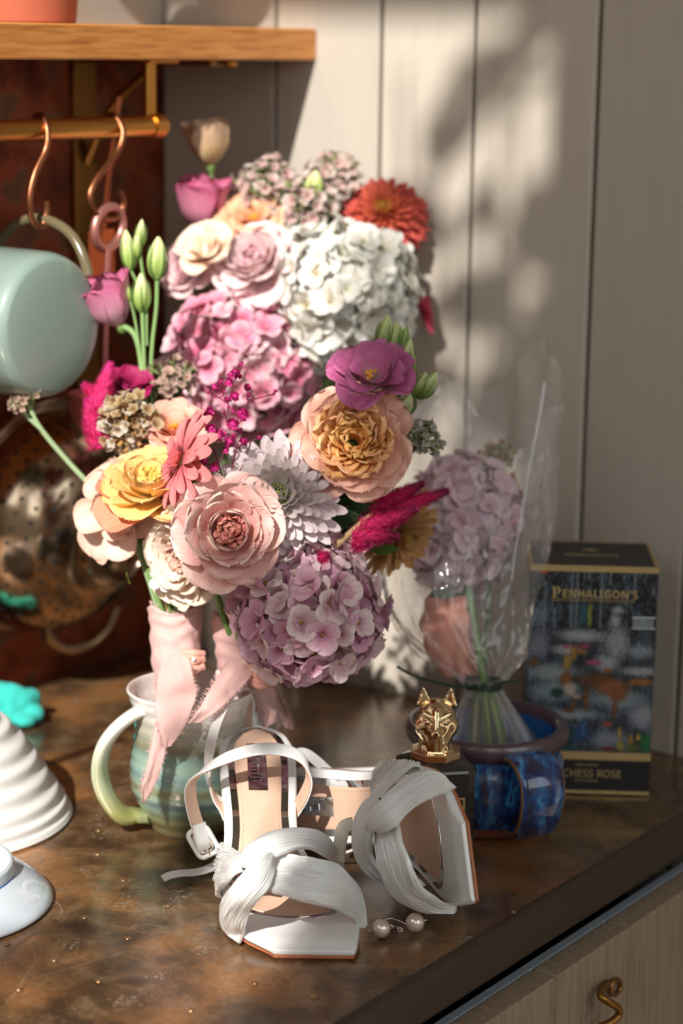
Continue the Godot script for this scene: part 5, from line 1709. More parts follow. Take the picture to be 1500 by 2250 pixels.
func closed_lisianthus(label: String, where: Vector3, face: Vector3, R: float, pal: Array, tie: Vector3, group := "") -> Node3D:
	var o := thing("lisianthus", label, "lisianthus", where, basis_y(face, rng.randf() * 6.0), group)
	var k := R / 0.02
	whorls(o, [
		[3, {L = 0.032, W = 0.026, th0 = 38.0, th1 = -18.0, cup = 0.0115, ruf = 0.0008, base = pal[0], tip = pal[1], edge = pal[2]}, 3.0],
		[3, {L = 0.034, W = 0.03, th0 = 50.0, th1 = -16.0, cup = 0.014, roll = 12.0, ruf = 0.001, base = pal[0], tip = pal[1], edge = pal[2]}, 4.0],
		[3, {L = 0.035, W = 0.034, th0 = 62.0, th1 = -14.0, cup = 0.016, roll = 26.0, ruf = 0.0013, base = pal[0], tip = pal[1], edge = pal[2]}, 5.0]], k)
	calyx(o, 0.006 * k)
	if tie != Vector3.ZERO:
		stem_to(o, tie, 0.0015)
	return o

func many_petalled(called: String, label: String, cat: String, where: Vector3, face: Vector3, R: float, rows: int, first: int, narrow: float, pal: Array, tie: Vector3, dome: float, spoon: float, group := "", widest := 96.0, curl := 14.0) -> Node3D:
	# chrysanthemum or dahlia. pal: eye, inner, outer, tip
	var o := thing(called, label, cat, where, basis_y(face, 0.7), group)
	var list := []
	for i in rows:
		var f := float(i) / (rows - 1)
		var L := R * lerpf(0.2, 1.0, pow(f, 0.85))
		var th := lerpf(4.0, widest, pow(f, dome))
		list.append([int(lerpf(first, first * 1.9, f)), {L = L, W = R * narrow * lerpf(0.6, 1.0, f), th0 = th + curl * 0.4, th1 = th - curl, cup = R * narrow * spoon, peak = 1.5, round = 0.42, r0 = R * 0.03 * (1 + 3.0 * f), y0 = R * 0.16 * (1.0 - f), base = pal[1].lerp(pal[2], f * 0.7), tip = pal[1].lerp(pal[2], f), edge = pal[3], ruf = R * 0.006, nu = 7, nv = 8, roll = -8.0 + 10.0 * f}, 6.0])
	whorls(o, list, 1.0)
	var m := MB.new()
	for i in 40:
		var a := i * 2.39996
		var rr := R * 0.03 * sqrt(float(i))
		m.col = pal[0].lerp(pal[0] * 1.3, (i % 3) * 0.4)
		m.ball(Vector3(rr * cos(a), R * (0.36 - 0.0022 * i), rr * sin(a)), Vector3(0.02, 0.045, 0.02) * R, 6, 5)
	hang(m.done(), "eye", tinted("pollen", 0.8), o)
	calyx(o, R * 0.22)
	if tie != Vector3.ZERO:
		stem_to(o, tie, 0.002)
	return o

func gerbera(label: String, where: Vector3, face: Vector3, R: float, tie: Vector3) -> void:
	var o := thing("gerbera", label, "gerbera", where, basis_y(face, 0.2))
	var a := lin(226, 112, 122)
	var b := lin(238, 148, 150)
	whorls(o, [
		[22, {L = R * 0.28, W = R * 0.09, th0 = 50.0, th1 = 62.0, cup = R * 0.08, r0 = R * 0.12, y0 = R * 0.06, peak = 1.2, base = a, tip = a, nu = 3, nv = 5}, 9.0],
		[15, {L = R * 0.86, W = R * 0.34, th0 = 78.0, th1 = 96.0, cup = R * 0.3, r0 = R * 0.12, y0 = R * 0.02, peak = 1.6, round = 0.42, base = a, tip = b, edge = b, nu = 5, nv = 9, pleat = R * 0.012}, 9.0],
		[15, {L = R, W = R * 0.36, th0 = 86.0, th1 = 108.0, cup = R * 0.3, r0 = R * 0.12, peak = 1.6, round = 0.42, base = a, tip = b, edge = b, nu = 5, nv = 9, pleat = R * 0.012}, 10.0]])
	var m := MB.new()
	for i in 60:
		var g := i * 2.39996
		var rr := R * 0.021 * sqrt(float(i))
		m.col = lin(214, 96, 92)
		m.ball(Vector3(rr * cos(g), R * 0.1, rr * sin(g)), Vector3(0.012, 0.05, 0.012) * R, 5, 4)
	hang(m.done(), "eye", tinted("pollen", 0.8), o)
	calyx(o, R * 0.25)
	stem_to(o, tie, 0.002)

func floret_mesh(s: float, pal: Array, open := 82.0, fringe := 4) -> ArrayMesh:
	# one little four-petalled flower; its petals share a mesh
	var m := MB.new()
	for i in fringe:
		var pm := petal({L = s * rng.randf_range(0.92, 1.08), W = s * (1.0 if fringe == 4 else 0.72), th0 = 30.0, th1 = open + rng.randf_range(-14.0, 12.0), cup = s * 1.5, r0 = s * 0.03, peak = 1.5, round = 0.45, base = pal[0], tip = pal[1], edge = pal[2], ruf = s * 0.07, rufn = 1.5, phase = rng.randf() * 6.0, nu = 6, nv = 6})
		var arr := pm.surface_get_arrays(0)
		var b := Basis(Vector3.UP, TAU * i / fringe + rng.randf_range(-0.12, 0.12))
		var at0 := m.v.size()
		for q in arr[Mesh.ARRAY_VERTEX]:
			m.v.append(b * q)
		for q in arr[Mesh.ARRAY_NORMAL]:
			m.n.append(b * q)
		m.c.append_array(arr[Mesh.ARRAY_COLOR])
		m.t.append_array(arr[Mesh.ARRAY_TEX_UV])
		for q in arr[Mesh.ARRAY_INDEX]:
			m.idx.append(at0 + q)
	m.col = pal[3]
	m.ball(Vector3(0, s * 0.16, 0), Vector3.ONE * s * 0.09, 8, 6)
	return m.done()

func hydrangea(label: String, where: Vector3, R: Vector3, s: float, count: int, pals: Array, tie: Vector3, face: Vector3, cover := -0.35) -> Node3D:
	var o := thing("hydrangea", label, "hydrangea", where)
	var kinds := []
	for i in pals.size() * 3:
		kinds.append(floret_mesh(s, pals[i % pals.size()], rng.randf_range(74.0, 92.0)))
	var n := 0
	var i := 0
	while n < count and i < count * 4:
		var y := 1.0 - 2.0 * (i + 0.5) / (count * (2.0 / (1.0 - cover)))
		var a := i * 2.39996
		i += 1
		if y < cover:
			break
		var ring := sqrt(1.0 - y * y)
		var dir := (basis_y(face) * Vector3(ring * cos(a), y, ring * sin(a)))
		dir = (dir + Vector3(rng.randf_range(-1, 1), rng.randf_range(-1, 1), rng.randf_range(-1, 1)) * 0.1).normalized()
		var b := basis_y((dir + Vector3(rng.randf_range(-1, 1), rng.randf_range(-1, 1), rng.randf_range(-1, 1)) * 0.45).normalized(), rng.randf() * TAU)
		hang(kinds[rng.randi() % kinds.size()], "floret", petal_mat(), o, Transform3D(b.scaled(Vector3.ONE * rng.randf_range(0.85, 1.12)), dir * R * rng.randf_range(0.8, 1.04) - b.y * s * 0.35))
		n += 1
	var core := MB.new()
	core.col = pals[0][1] * 0.75
	core.ball(Vector3.ZERO, R * 0.78, 20, 14)
	hang(core.done(), "flower_stalks", tinted("stem_pale", 0.8), o)
	if tie != Vector3.ZERO:
		stem_to(o, tie, 0.0028)
	return o

func statice(label: String, where: Vector3, face: Vector3, R: float, count: int, pals: Array, tie: Vector3, group := "", flat := 0.75) -> Node3D:
	var o := thing("statice", label, "statice", where, basis_y(face, rng.randf() * 6.0), group)
	var kinds := []
	var s := R * 0.23
	for i in 3:
		kinds.append(floret_mesh(s, pals[i % pals.size()], 72.0, 5))
	var cal := MB.new()
	cal.col = pals[0][4]
	cal.lathe(curve2([Vector2(0.0, -s * 1.7), Vector2(s * 0.2, -s * 1.0), Vector2(s * 0.36, s * 0.3)], 6), 7)
	var cm := cal.done()
	var twigs := MB.new()
	twigs.col = pals[0][5]
	count = int(count * 2.1)
	for i in count:
		var f := (i + 0.5) / count
		var y := 1.0 - f * 1.15
		var a := i * 2.39996
		var ring := sqrt(maxf(1.0 - y * y, 0.0))
		var dir := Vector3(ring * cos(a), y * flat + 0.1, ring * sin(a)).normalized()
		var p := dir * R * rng.randf_range(0.55, 1.08)
		var b := basis_y((dir + Vector3(rng.randf_range(-1, 1), rng.randf_range(-0.5, 1), rng.randf_range(-1, 1)) * 0.8).normalized(), rng.randf() * TAU)
		var fl := hang(kinds[i % 3], "floret", petal_mat(), o, Transform3D(b.scaled(Vector3.ONE * rng.randf_range(0.75, 1.35)), p))
		hang(cm, "calyx", tinted("stem_pale", 0.8), fl)
		twigs.tube(spline([Vector3(0, -R * 0.6, 0), p * 0.5 + Vector3(0, -R * 0.15, 0), p - b.y * s * 1.4], 6), fill(6, R * 0.025), 5)
	hang(twigs.done(), "twigs", tinted("stem", 0.6), o)
	if tie != Vector3.ZERO:
		stem_to(o, tie, 0.0018, pals[0][5])
	return o

func bud(parent: Node3D, called: String, where: Vector3, dir: Vector3, L: float, r: float, col: Color, tip: Color, sepals := true) -> void:
	var m := MB.new()
	m.xf = parent.transform.affine_inverse() * Transform3D(basis_y(dir, rng.randf() * 6.0), where)
	r *= 0.88
	var p := PackedVector3Array()
	var cc := PackedColorArray()
	var n := 25
	for j in 15:
		var v := j / 14.0
		var rr := r * pow(sin(PI * clampf(pow(v, 0.8) * 0.92 + 0.06, 0.0, 1.0)), 0.8)
		for i in n:
			var a := TAU * i / (n - 1)
			var g := rr * (1.0 + 0.09 * cos(a * 5.0 + v * 3.2))
			p.append(Vector3(g * cos(a), L * v, g * sin(a)))
			cc.append(col.lerp(tip, smoothstep(0.2, 1.0, v)) * (1.0 + 0.12 * cos(a * 5.0 + v * 3.2)))
	m.grid(p, n, 15, false, false, PackedVector2Array(), cc)
	if sepals:
		m.col = lin(84, 116, 52)
		for k in 5:
			var a2 := TAU * k / 5
			var q := PackedVector3Array()
			for j in 8:
				var v2 := j / 7.0
				var rr2 := r * pow(sin(PI * clampf(pow(v2 * 0.8, 0.8) * 0.92 + 0.06, 0.0, 1.0)), 0.8) * 1.06 + 0.0004 + r * 0.25 * pow(v2, 4.0)
				q.append(Vector3(rr2 * cos(a2), L * v2 * 0.8 - 0.0003, rr2 * sin(a2)))
			m.tube(q, fill(8, r * 0.14, r * 0.03), 5)
		m.ball(Vector3(0, 0.0, 0), Vector3(r * 0.45, r * 0.4, r * 0.45), 10, 6)
	hang(m.done(), called, tinted("bud", 0.5, 0.2), parent)

func celosia(label: String, spikes: Array, col: Color, dark: Color, hair := 0.0042, group := "") -> Node3D:
	# spikes: [base, tip, radius] in the world
	var o := thing("celosia", label, "celosia", spikes[0][0], Basis(), group)
	for s in spikes:
		var a: Vector3 = s[0] - o.position
		var b: Vector3 = s[1] - o.position
		var r: float = s[2]
		var m := MB.new()
		var L := (b - a).length()
		var bs := basis_y(b - a)
		m.col = col * 0.9
		m.tube(spline([a, a.lerp(b, 0.5), b], 8), PackedFloat32Array([r * 0.3, r * 0.45, r * 0.48, r * 0.45, r * 0.38, r * 0.28, r * 0.18, r * 0.05]), 8)
		var count := int(L * r * 9.0e6)
		for i in clampi(count, 400, 3200):
			var v := pow(rng.randf(), 0.9)
			var ang := rng.randf() * TAU
			var rr := r * (0.62 - 0.5 * v * v) * (0.85 + 0.15 * sin(v * 26.0 + 2.0 * sin(ang * 3.0)))
			var out := bs * Vector3(cos(ang), 0, sin(ang))
			var p := a.lerp(b, v) + out * rr
			var dir := (out * 0.9 + bs.y * rng.randf_range(0.25, 1.2) + Vector3(rng.randf_range(-1, 1), rng.randf_range(-1, 1), rng.randf_range(-1, 1)) * 0.4).normalized()
			var len := hair * rng.randf_range(0.55, 1.2) * (1.0 - 0.45 * v)
			var sd := dir.cross(bs.y + Vector3(0.01, 0, 0)).normalized() * len * 0.085
			var k := col.lerp(dark, clampf(smoothstep(0.6, 1.0, v) * 0.8 + rng.randf_range(-0.25, 0.25), 0.0, 1.0)) * rng.randf_range(0.75, 1.3)
			var b0 := m.v.size()
			var fn := dir.cross(sd).normalized()
			if fn.dot(out) < 0.0:
				fn = -fn
			var tipc := k.lerp(lin(248, 120, 180), 0.55 * (1.0 - smoothstep(0.75, 1.0, v)))
			for q in [p - sd, p + sd, p + dir * len]:
				m.v.append(q)
				m.n.append(fn)
				m.c.append(k)
				m.t.append(Vector2.ZERO)
			m.c[b0 + 2] = tipc
			if (m.v[b0 + 2] - m.v[b0]).cross(m.v[b0 + 1] - m.v[b0]).dot(fn) > 0.0:
				m.idx.append_array([b0, b0 + 1, b0 + 2])
			else:
				m.idx.append_array([b0, b0 + 2, b0 + 1])
		var part := hang(m.done(), "plume", tinted("plume", 0.7, 0.5), o)
		part.set_meta("kind", "stuff")
	return o

# ---------------------------------------------------------------- the bouquets
func make_bouquets() -> void:
	var tie_a := at(386, 1410, 1.462)
	var tie_b := at(528, 1440, 1.455)
	var tie_v := at(540, 1420, 1.69)
	var tie_c := at(1062, 1505, 1.505)
	var pink := [lin(218, 116, 100), lin(236, 162, 150), lin(244, 190, 182), lin(246, 200, 194), lin(250, 218, 208)]
	var peach := [lin(255, 186, 92), lin(255, 202, 128), lin(250, 190, 146), lin(242, 182, 162), lin(246, 202, 184)]
	# front posies
	garden_rose("blush pink garden rose with a deep coral heart, beside the white chrysanthemum", at(502, 1172, 1.405), toward(0.06, 0.12, 1.0), 0.0405, pink, tie_b, 0.0, "", 0.4)
	garden_rose("pale pink rose behind and left of the coral-hearted garden rose, petals hanging", at(425, 1212, 1.43), toward(-0.75, -0.25, 0.75), 0.037, [lin(232, 180, 160), lin(240, 200, 184), lin(242, 212, 198), lin(244, 222, 208), lin(240, 224, 200)], tie_b, 12.0)
	garden_rose("large ruffled peach-orange rose under the purple lisianthus", at(775, 975, 1.425), toward(0.0, 0.12, 1.0), 0.0405, peach, tie_b, 28.0)
	lisianthus("open mauve-purple lisianthus at the top right of the front posy", at(812, 850, 1.43), toward(0.02, 0.75, 0.85), 0.0272, [lin(196, 170, 160), lin(182, 84, 138), lin(204, 122, 166)], tie_b, 12.0)
	many_petalled("chrysanthemum", "large lilac-white chrysanthemum with a green centre", "chrysanthemum", at(612, 1092, 1.42), toward(-0.03, 0.22, 1.0), 0.0415, 11, 12, 0.225, [lin(176, 196, 84), lin(238, 232, 220), lin(244, 224, 230), lin(250, 238, 242)], tie_b, 0.82, 0.55, "", 98.0, 22.0)
	gerbera("salmon pink gerbera seen from the side", at(398, 1012, 1.42), toward(-0.82, 0.28, 0.42), 0.0335, tie_a)
	var yr := garden_rose("yellow rose with apricot outer petals, left of the gerbera", at(338, 1078, 1.445), toward(-0.12, 0.75, 0.66), 0.0335, [lin(250, 210, 104), lin(250, 214, 118), lin(252, 222, 142), lin(250, 212, 132), lin(248, 200, 140)], tie_a, 12.0)
	whorls(yr, [[5, {L = 0.04, W = 0.042, th0 = 104.0, th1 = 66.0, cup = 0.034, roll = 22.0, ruf = 0.002, r0 = 0.002, y0 = -0.003, base = lin(246, 196, 130), tip = lin(240, 156, 124), edge = lin(238, 150, 126), round = 0.4, peak = 1.8}, 9.0]])
	var bl := thing("rose", "pale blush rose with big drooping petals at the left of the front posy", "rose", at(262, 1118, 1.468), basis_y(toward(-0.45, 0.15, 0.7), 1.1))
	var bp := {L = 0.038, W = 0.034, th0 = 86.0, th1 = 74.0, cup = 0.026, roll = 24.0, ruf = 0.0014, r0 = 0.002, base = lin(240, 196, 168), tip = lin(244, 216, 202), edge = lin(232, 186, 164), round = 0.42, peak = 1.7}
	whorls(bl, [[5, {L = 0.022, W = 0.022, th0 = 40.0, th1 = 10.0, cup = 0.011, ruf = 0.0012, base = lin(240, 190, 160), tip = lin(244, 206, 184), round = 0.4, peak = 1.8}, 10.0], [4, {L = 0.03, W = 0.03, th0 = 70.0, th1 = 40.0, cup = 0.018, roll = 20.0, ruf = 0.0013, base = lin(240, 194, 166), tip = lin(244, 214, 198), edge = lin(236, 194, 172), round = 0.4, peak = 1.8}, 12.0], [6, bp, 16.0]])
	calyx(bl, 0.007)
	stem_to(bl, tie_a, 0.002)
	var wf := thing("phlox", "few small white florets under the blush roses at the left", "flower", at(358, 1252, 1.44), cam_yaw)
	var wk := floret_mesh(0.011, [lin(214, 214, 196), lin(238, 238, 234), lin(242, 242, 240), lin(200, 200, 140)], 84.0, 5)
	for q in [[356, 1212, -0.3], [372, 1240, 0.3], [360, 1275, -0.1]]:
		hang(wk, "floret", petal_mat(), wf, wf.transform.affine_inverse() * Transform3D(basis_y(toward(q[2], 0.3, 1.0)), at(q[0], q[1], 1.437)))
	stem_to(wf, tie_a, 0.0012)
	lisianthus("ruffled peach lisianthus with an orange throat behind the yellow rose", at(385, 958, 1.478), toward(-0.05, 0.75, 0.8), 0.0215, [lin(236, 150, 78), lin(238, 172, 150), lin(240, 190, 176)], tie_a, 14.0)
	hydrangea("lilac-pink hydrangea head hanging over the front sandal", at(678, 1340, 1.432), Vector3(0.052, 0.045, 0.048), 0.0143, 125, [[lin(214, 138, 170), lin(224, 178, 200), lin(234, 198, 212), lin(196, 160, 60)], [lin(220, 146, 176), lin(228, 188, 206), lin(238, 206, 218), lin(190, 140, 90)], [lin(224, 166, 184), lin(234, 210, 214), lin(240, 226, 220), lin(196, 160, 60)], [lin(206, 124, 160), lin(218, 164, 190), lin(230, 186, 204), lin(170, 120, 140)]], tie_b, toward(0.1, -0.15, 1.0))
	statice("dried cream and straw-brown statice among the magenta flowers at the upper left", at(285, 935, 1.475), toward(-0.25, 0.3, 0.9), 0.021, 34, [[lin(160, 120, 70), lin(196, 170, 130), lin(214, 196, 164), lin(206, 170, 110), lin(170, 130, 76), lin(150, 120, 60)], [lin(196, 166, 120), lin(236, 230, 214), lin(240, 234, 220), lin(206, 170, 110), lin(170, 130, 76), lin(150, 120, 60)]], tie_a)
	statice("small white statice sprig at the right of the peach rose", at(925, 968, 1.45), toward(0.45, 0.5, 0.7), 0.0135, 24, [[lin(190, 186, 170), lin(216, 212, 200), lin(224, 222, 212), lin(180, 190, 140), lin(130, 140, 90), lin(70, 84, 40)]], tie_b)
	statice("pale pink statice sprig with dark green foliage behind the peach lisianthus", at(378, 850, 1.53), toward(-0.2, 0.9, 0.4), 0.019, 26, [[lin(196, 150, 136), lin(214, 182, 166), lin(222, 196, 180), lin(180, 150, 120), lin(110, 120, 70), lin(70, 96, 44)]], tie_a)
	statice("little cream statice tuft between the gypsophila and the chrysanthemum", at(655, 1012, 1.45), toward(0.1, 0.6, 0.8), 0.0115, 16, [[lin(210, 200, 170), lin(232, 226, 206), lin(238, 234, 218), lin(190, 170, 110), lin(140, 130, 80), lin(90, 100, 50)]], tie_b)
	var lone := statice("lone pinkish statice sprig on a long pale green stem leaning out to the left", at(60, 878, 1.50), toward(-0.55, 0.75, 0.35), 0.0125, 30, [[lin(180, 140, 124), lin(214, 184, 164), lin(226, 200, 180), lin(190, 170, 120), lin(128, 140, 86), lin(126, 146, 92)]], Vector3.ZERO)
	var sm := MB.new()
	sm.col = lin(134, 156, 112)
	var inv := lone.transform.affine_inverse()
	sm.tube(spline([inv * at(62, 890, 1.50), inv * at(88, 940, 1.498), inv * at(150, 1015, 1.495), inv * at(225, 1095, 1.485), inv * at(278, 1160, 1.478), inv * at(316, 1240, 1.472), inv * at(345, 1330, 1.465), inv * at(376, 1440, 1.462)], 40), fill(40, 0.0019, 0.0025), 8)
	sm.tube(spline([inv * at(50, 905, 1.5), inv * at(70, 925, 1.498), inv * at(92, 945, 1.497)], 8), fill(8, 0.0016), 6)
	hang(sm.done(), "stem", tinted("stem", 0.55), lone)
	for q in [[305, 1165, 1.468, -0.5, -0.9, 0.2, 0.018], [318, 1245, 1.465, -0.8, -0.6, 0.3, 0.012]]:
		leaf(lone, inv * Transform3D(basis_y(toward(q[3], q[4], q[5])), at(q[0] - 40, q[1] + 10, q[2])), q[6], 0.006, lin(150, 180, 70), 10.0)
	# two magenta celosias
	celosia("crimson-magenta feathery celosia at the right of the front posy", [[at(800, 1140, 1.44), at(985, 1078, 1.432), 0.0125], [at(815, 1120, 1.436), at(930, 1062, 1.43), 0.010], [at(790, 1165, 1.43), at(915, 1118, 1.42), 0.0115], [at(776, 1178, 1.425), at(872, 1178, 1.415), 0.0095], [at(775, 1195, 1.422), at(812, 1196, 1.412), 0.0065], [at(746, 1120, 1.44), at(808, 1098, 1.44), 0.005], [at(700, 1230, 1.405), at(722, 1218, 1.40), 0.0042]], lin(232, 36, 124), lin(136, 50, 88), 0.0052)
	celosia("bright magenta feathery celosia at the left edge of the front posy", [[at(222, 985, 1.475), at(192, 878, 1.48), 0.0135], [at(212, 905, 1.48), at(243, 800, 1.49), 0.010], [at(222, 880, 1.485), at(184, 845, 1.485), 0.008], [at(225, 960, 1.475), at(188, 925, 1.475), 0.009]], lin(236, 32, 130), lin(226, 70, 165), 0.0055)
	lisianthus("dark magenta lisianthus behind the dried statice", at(284, 862, 1.515), toward(0.2, 0.7, 0.6), 0.0165, [lin(120, 14, 60), lin(158, 24, 82), lin(170, 40, 100)], tie_a, 0.0)
	# bronze dahlia behind the celosia
	many_petalled("dahlia", "bronze-orange dahlia tucked behind the magenta celosia", "dahlia", at(872, 1168, 1.465), toward(0.62, -0.45, 0.55), 0.032, 6, 9, 0.3, [lin(170, 150, 60), lin(196, 140, 90), lin(202, 150, 100), lin(206, 164, 108)], tie_b, 0.8, 0.7)
	# purple lisianthus buds
	var bo := thing("lisianthus_buds", "cluster of pale green lisianthus buds above the purple lisianthus", "flower buds", at(845, 860, 1.445), cam_yaw)
	for q in [[838, 770, 852, 692, 0.0068], [858, 775, 873, 705, 0.0052], [874, 776, 880, 716, 0.0034], [880, 780, 894, 714, 0.0036], [884, 830, 902, 742, 0.0058], [896, 838, 908, 776, 0.0046], [896, 862, 906, 810, 0.0042], [912, 868, 936, 818, 0.0062], [922, 872, 960, 818, 0.006], [866, 928, 902, 866, 0.0074]]:
		var a := at(q[0], q[1], 1.44)
		var b := at(q[2], q[3], 1.436)
		var big: bool = q[4] > 0.005
		bud(bo, "bud", a, b - a, (b - a).length(), q[4], lin(128, 150, 76) if big else lin(96, 128, 56), lin(190, 200, 140) if big else lin(150, 176, 90))
	var bs := MB.new()
	bs.xf = bo.transform.affine_inverse()
	bs.col = lin(84, 112, 50)
	for q in [[838, 772], [858, 777], [875, 778], [881, 782], [886, 832], [897, 840], [897, 864], [912, 870], [866, 928]]:
		bs.tube(spline([at(q[0], q[1], 1.44), at(q[0] - 6, q[1] + 34, 1.445), at(846, 900, 1.452), at(800, 1010, 1.46)], 10), fill(10, 0.0012), 6)
	hang(bs.done(), "stems", tinted("stem", 0.55), bo)
	# upright lisianthus on the left with its buds
	var up := closed_lisianthus("pink lisianthus half closed, upright at the left with pale green buds beside it", at(264, 716, 1.53), toward(-0.4, 0.85, 0.3), 0.0235, [lin(226, 186, 196), lin(216, 140, 172), lin(192, 76, 126)], Vector3.ZERO)
	for q in [[286, 590, 276, 505, 0.0062], [300, 566, 302, 510, 0.0036], [306, 540, 312, 482, 0.0042], [345, 610, 348, 520, 0.0078], [312, 682, 310, 600, 0.0066], [286, 660, 272, 615, 0.003]]:
		var a2 := at(q[0], q[1], 1.52)
		var b2 := at(q[2], q[3], 1.516)
		bud(up, "bud", a2, b2 - a2, (b2 - a2).length(), q[4], lin(150, 176, 90), lin(214, 222, 160))
	var us := MB.new()
	us.xf = up.transform.affine_inverse()
	us.col = lin(122, 156, 92)
	us.tube(spline([at(262, 712, 1.53), at(298, 740, 1.525), at(314, 830, 1.52), at(322, 960, 1.50), at(345, 1150, 1.48), at(380, 1410, 1.463)], 24), fill(24, 0.0022), 8)
	us.tube(spline([at(312, 682, 1.52), at(314, 730, 1.52), at(318, 830, 1.52)], 10), fill(10, 0.0014), 7)
	us.tube(spline([at(345, 612, 1.52), at(343, 680, 1.522), at(334, 760, 1.523), at(332, 860, 1.52), at(346, 1100, 1.485)], 20), fill(20, 0.0015), 7)
	us.tube(spline([at(286, 592, 1.52), at(306, 640, 1.522), at(318, 760, 1.522)], 12), fill(12, 0.0012), 6)
	us.tube(spline([at(306, 542, 1.52), at(312, 590, 1.522), at(320, 640, 1.523), at(322, 760, 1.522)], 12), fill(12, 0.0012), 6)
	us.tube(spline([at(286, 660, 1.52), at(296, 700, 1.522), at(310, 790, 1.522)], 12), fill(12, 0.001), 6)
	hang(us.done(), "stem", tinted("stem", 0.55), up)
	gypsophila()
	# foliage of the front posies
	var fo := thing("foliage", "dark green leaves and a pale stalk between the chrysanthemum and the celosia", "leaves", at(735, 1180, 1.45), cam_yaw)
	var fi := fo.transform.affine_inverse()
	for q in [[722, 1112, 0.6, 0.25, 0.75, 0.034, 0.018, 40, 74, 36], [700, 1135, 0.8, 0.0, 0.6, 0.03, 0.016, 34, 62, 32], [806, 1206, 0.95, 0.1, 0.3, 0.022, 0.008, 74, 104, 38], [752, 1155, 0.2, 0.8, 0.55, 0.022, 0.011, 150, 140, 88], [690, 1090, 0.5, 0.5, 0.7, 0.03, 0.018, 36, 66, 34]]:
		leaf(fo, fi * Transform3D(basis_y(toward(q[3] * 0.4, -0.4, 1.0), 0.0) * Basis(Vector3.UP, 0.0), at(q[0], q[1], 1.44)) * Transform3D(Basis(), Vector3.ZERO), q[5], q[6], lin(q[7], q[8], q[9]), 15.0)
	var fs := MB.new()
	fs.xf = fi
	fs.col = lin(188, 156, 116)
	fs.tube(spline([at(818, 1128, 1.43), at(782, 1160, 1.425), at(736, 1200, 1.428), at(690, 1232, 1.435)], 14), fill(14, 0.0018, 0.003), 8)
	fs.tube(spline([at(778, 1162, 1.425), at(800, 1168, 1.42)], 4), fill(4, 0.0014), 6)
	hang(fs.done(), "stalk", tinted("stem", 0.55), fo)
	# back bouquet in the glass vase
	var white := [[lin(224, 222, 204), lin(240, 240, 234), lin(246, 246, 242), lin(206, 200, 150)], [lin(226, 218, 196), lin(236, 234, 224), lin(242, 240, 234), lin(196, 180, 120)]]
	var hot := [[lin(224, 104, 144), lin(236, 160, 182), lin(244, 206, 214), lin(230, 180, 180)], [lin(232, 134, 162), lin(242, 196, 206), lin(248, 228, 230), lin(230, 190, 190)], [lin(214, 84, 128), lin(230, 138, 168), lin(240, 186, 200), lin(220, 150, 160)]]
	hydrangea("big white hydrangea head in the tall bouquet against the wall", at(752, 645, 1.655), Vector3(0.062, 0.055, 0.056), 0.0152, 150, white, tie_v, toward(-0.1, 0.2, 1.0))
	hydrangea("rose pink hydrangea head left of and below the big white hydrangea", at(535, 800, 1.655), Vector3(0.065, 0.062, 0.052), 0.0142, 165, hot, tie_v, toward(-0.1, 0.2, 1.0))
	many_petalled("dahlia", "round coral-red dahlia at the top right of the tall bouquet", "dahlia", at(842, 468, 1.665), toward(-0.05, 0.36, 0.9), 0.0365, 15, 13, 0.17, [lin(206, 170, 70), lin(232, 124, 72), lin(224, 92, 80), lin(226, 104, 104)], tie_v, 0.66, 0.5, "", 128.0, 20.0)
	garden_rose("pale pink rose with broad petals left of the white hydrangea", at(565, 585, 1.635), toward(-0.3, 0.5, 0.8), 0.036, [lin(226, 170, 180), lin(232, 188, 196), lin(238, 202, 206), lin(242, 214, 216), lin(244, 224, 222)], tie_v, 14.0)
	garden_rose("faded pink rose at the left side of the tall bouquet, under the pale yellow lily", at(418, 592, 1.65), toward(-0.65, 0.1, 0.75), 0.024, [lin(226, 166, 180), lin(232, 184, 194), lin(238, 200, 206), lin(240, 210, 212), lin(242, 214, 214)], tie_v, 16.0)
	lisianthus("cream and peach ruffled flower at the upper left of the tall bouquet", at(462, 562, 1.64), toward(-0.3, 0.5, 0.8), 0.0235, [lin(236, 184, 140), lin(246, 218, 192), lin(250, 234, 214)], tie_v, 2.0)
	lisianthus("small peach-orange ruffled flower under the pink statice", at(562, 500, 1.66), toward(-0.1, 0.6, 0.8), 0.026, [lin(226, 130, 80), lin(240, 180, 140), lin(246, 202, 170)], tie_v, 4.0)
	var rosy := [[lin(206, 150, 150), lin(228, 196, 190), lin(238, 216, 208), lin(180, 160, 120), lin(120, 130, 80), lin(70, 96, 44)], [lin(216, 176, 160), lin(240, 226, 216), lin(244, 234, 226), lin(180, 160, 120), lin(120, 130, 80), lin(70, 96, 44)]]
	statice("white and pink statice at the top of the tall bouquet, leftmost of three tufts", at(580, 415, 1.67), toward(-0.3, 0.8, 0.5), 0.024, 30, rosy, tie_v, "statice tufts in the tall bouquet")
	statice("pink statice with green stalks in the middle top of the tall bouquet", at(665, 460, 1.66), toward(0.0, 0.7, 0.7), 0.025, 30, rosy, tie_v, "statice tufts in the tall bouquet")
	statice("white statice beside the coral dahlia at the top of the tall bouquet", at(735, 400, 1.68), toward(0.1, 0.8, 0.5), 0.022, 26, rosy, tie_v, "statice tufts in the tall bouquet")
	closed_lisianthus("closed rosy pink lisianthus standing up at the left of the tall bouquet", at(444, 502, 1.665), toward(0.0, 0.95, 0.3), 0.0255, [lin(220, 150, 176), lin(216, 136, 168), lin(190, 70, 118)], tie_v)
	closed_lisianthus("beige-peach lisianthus seen from the side, highest flower of the tall bouquet", at(462, 364, 1.675), toward(-0.12, 0.95, 0.25), 0.0225, [lin(206, 186, 120), lin(220, 184, 152), lin(232, 204, 178)], tie_v)
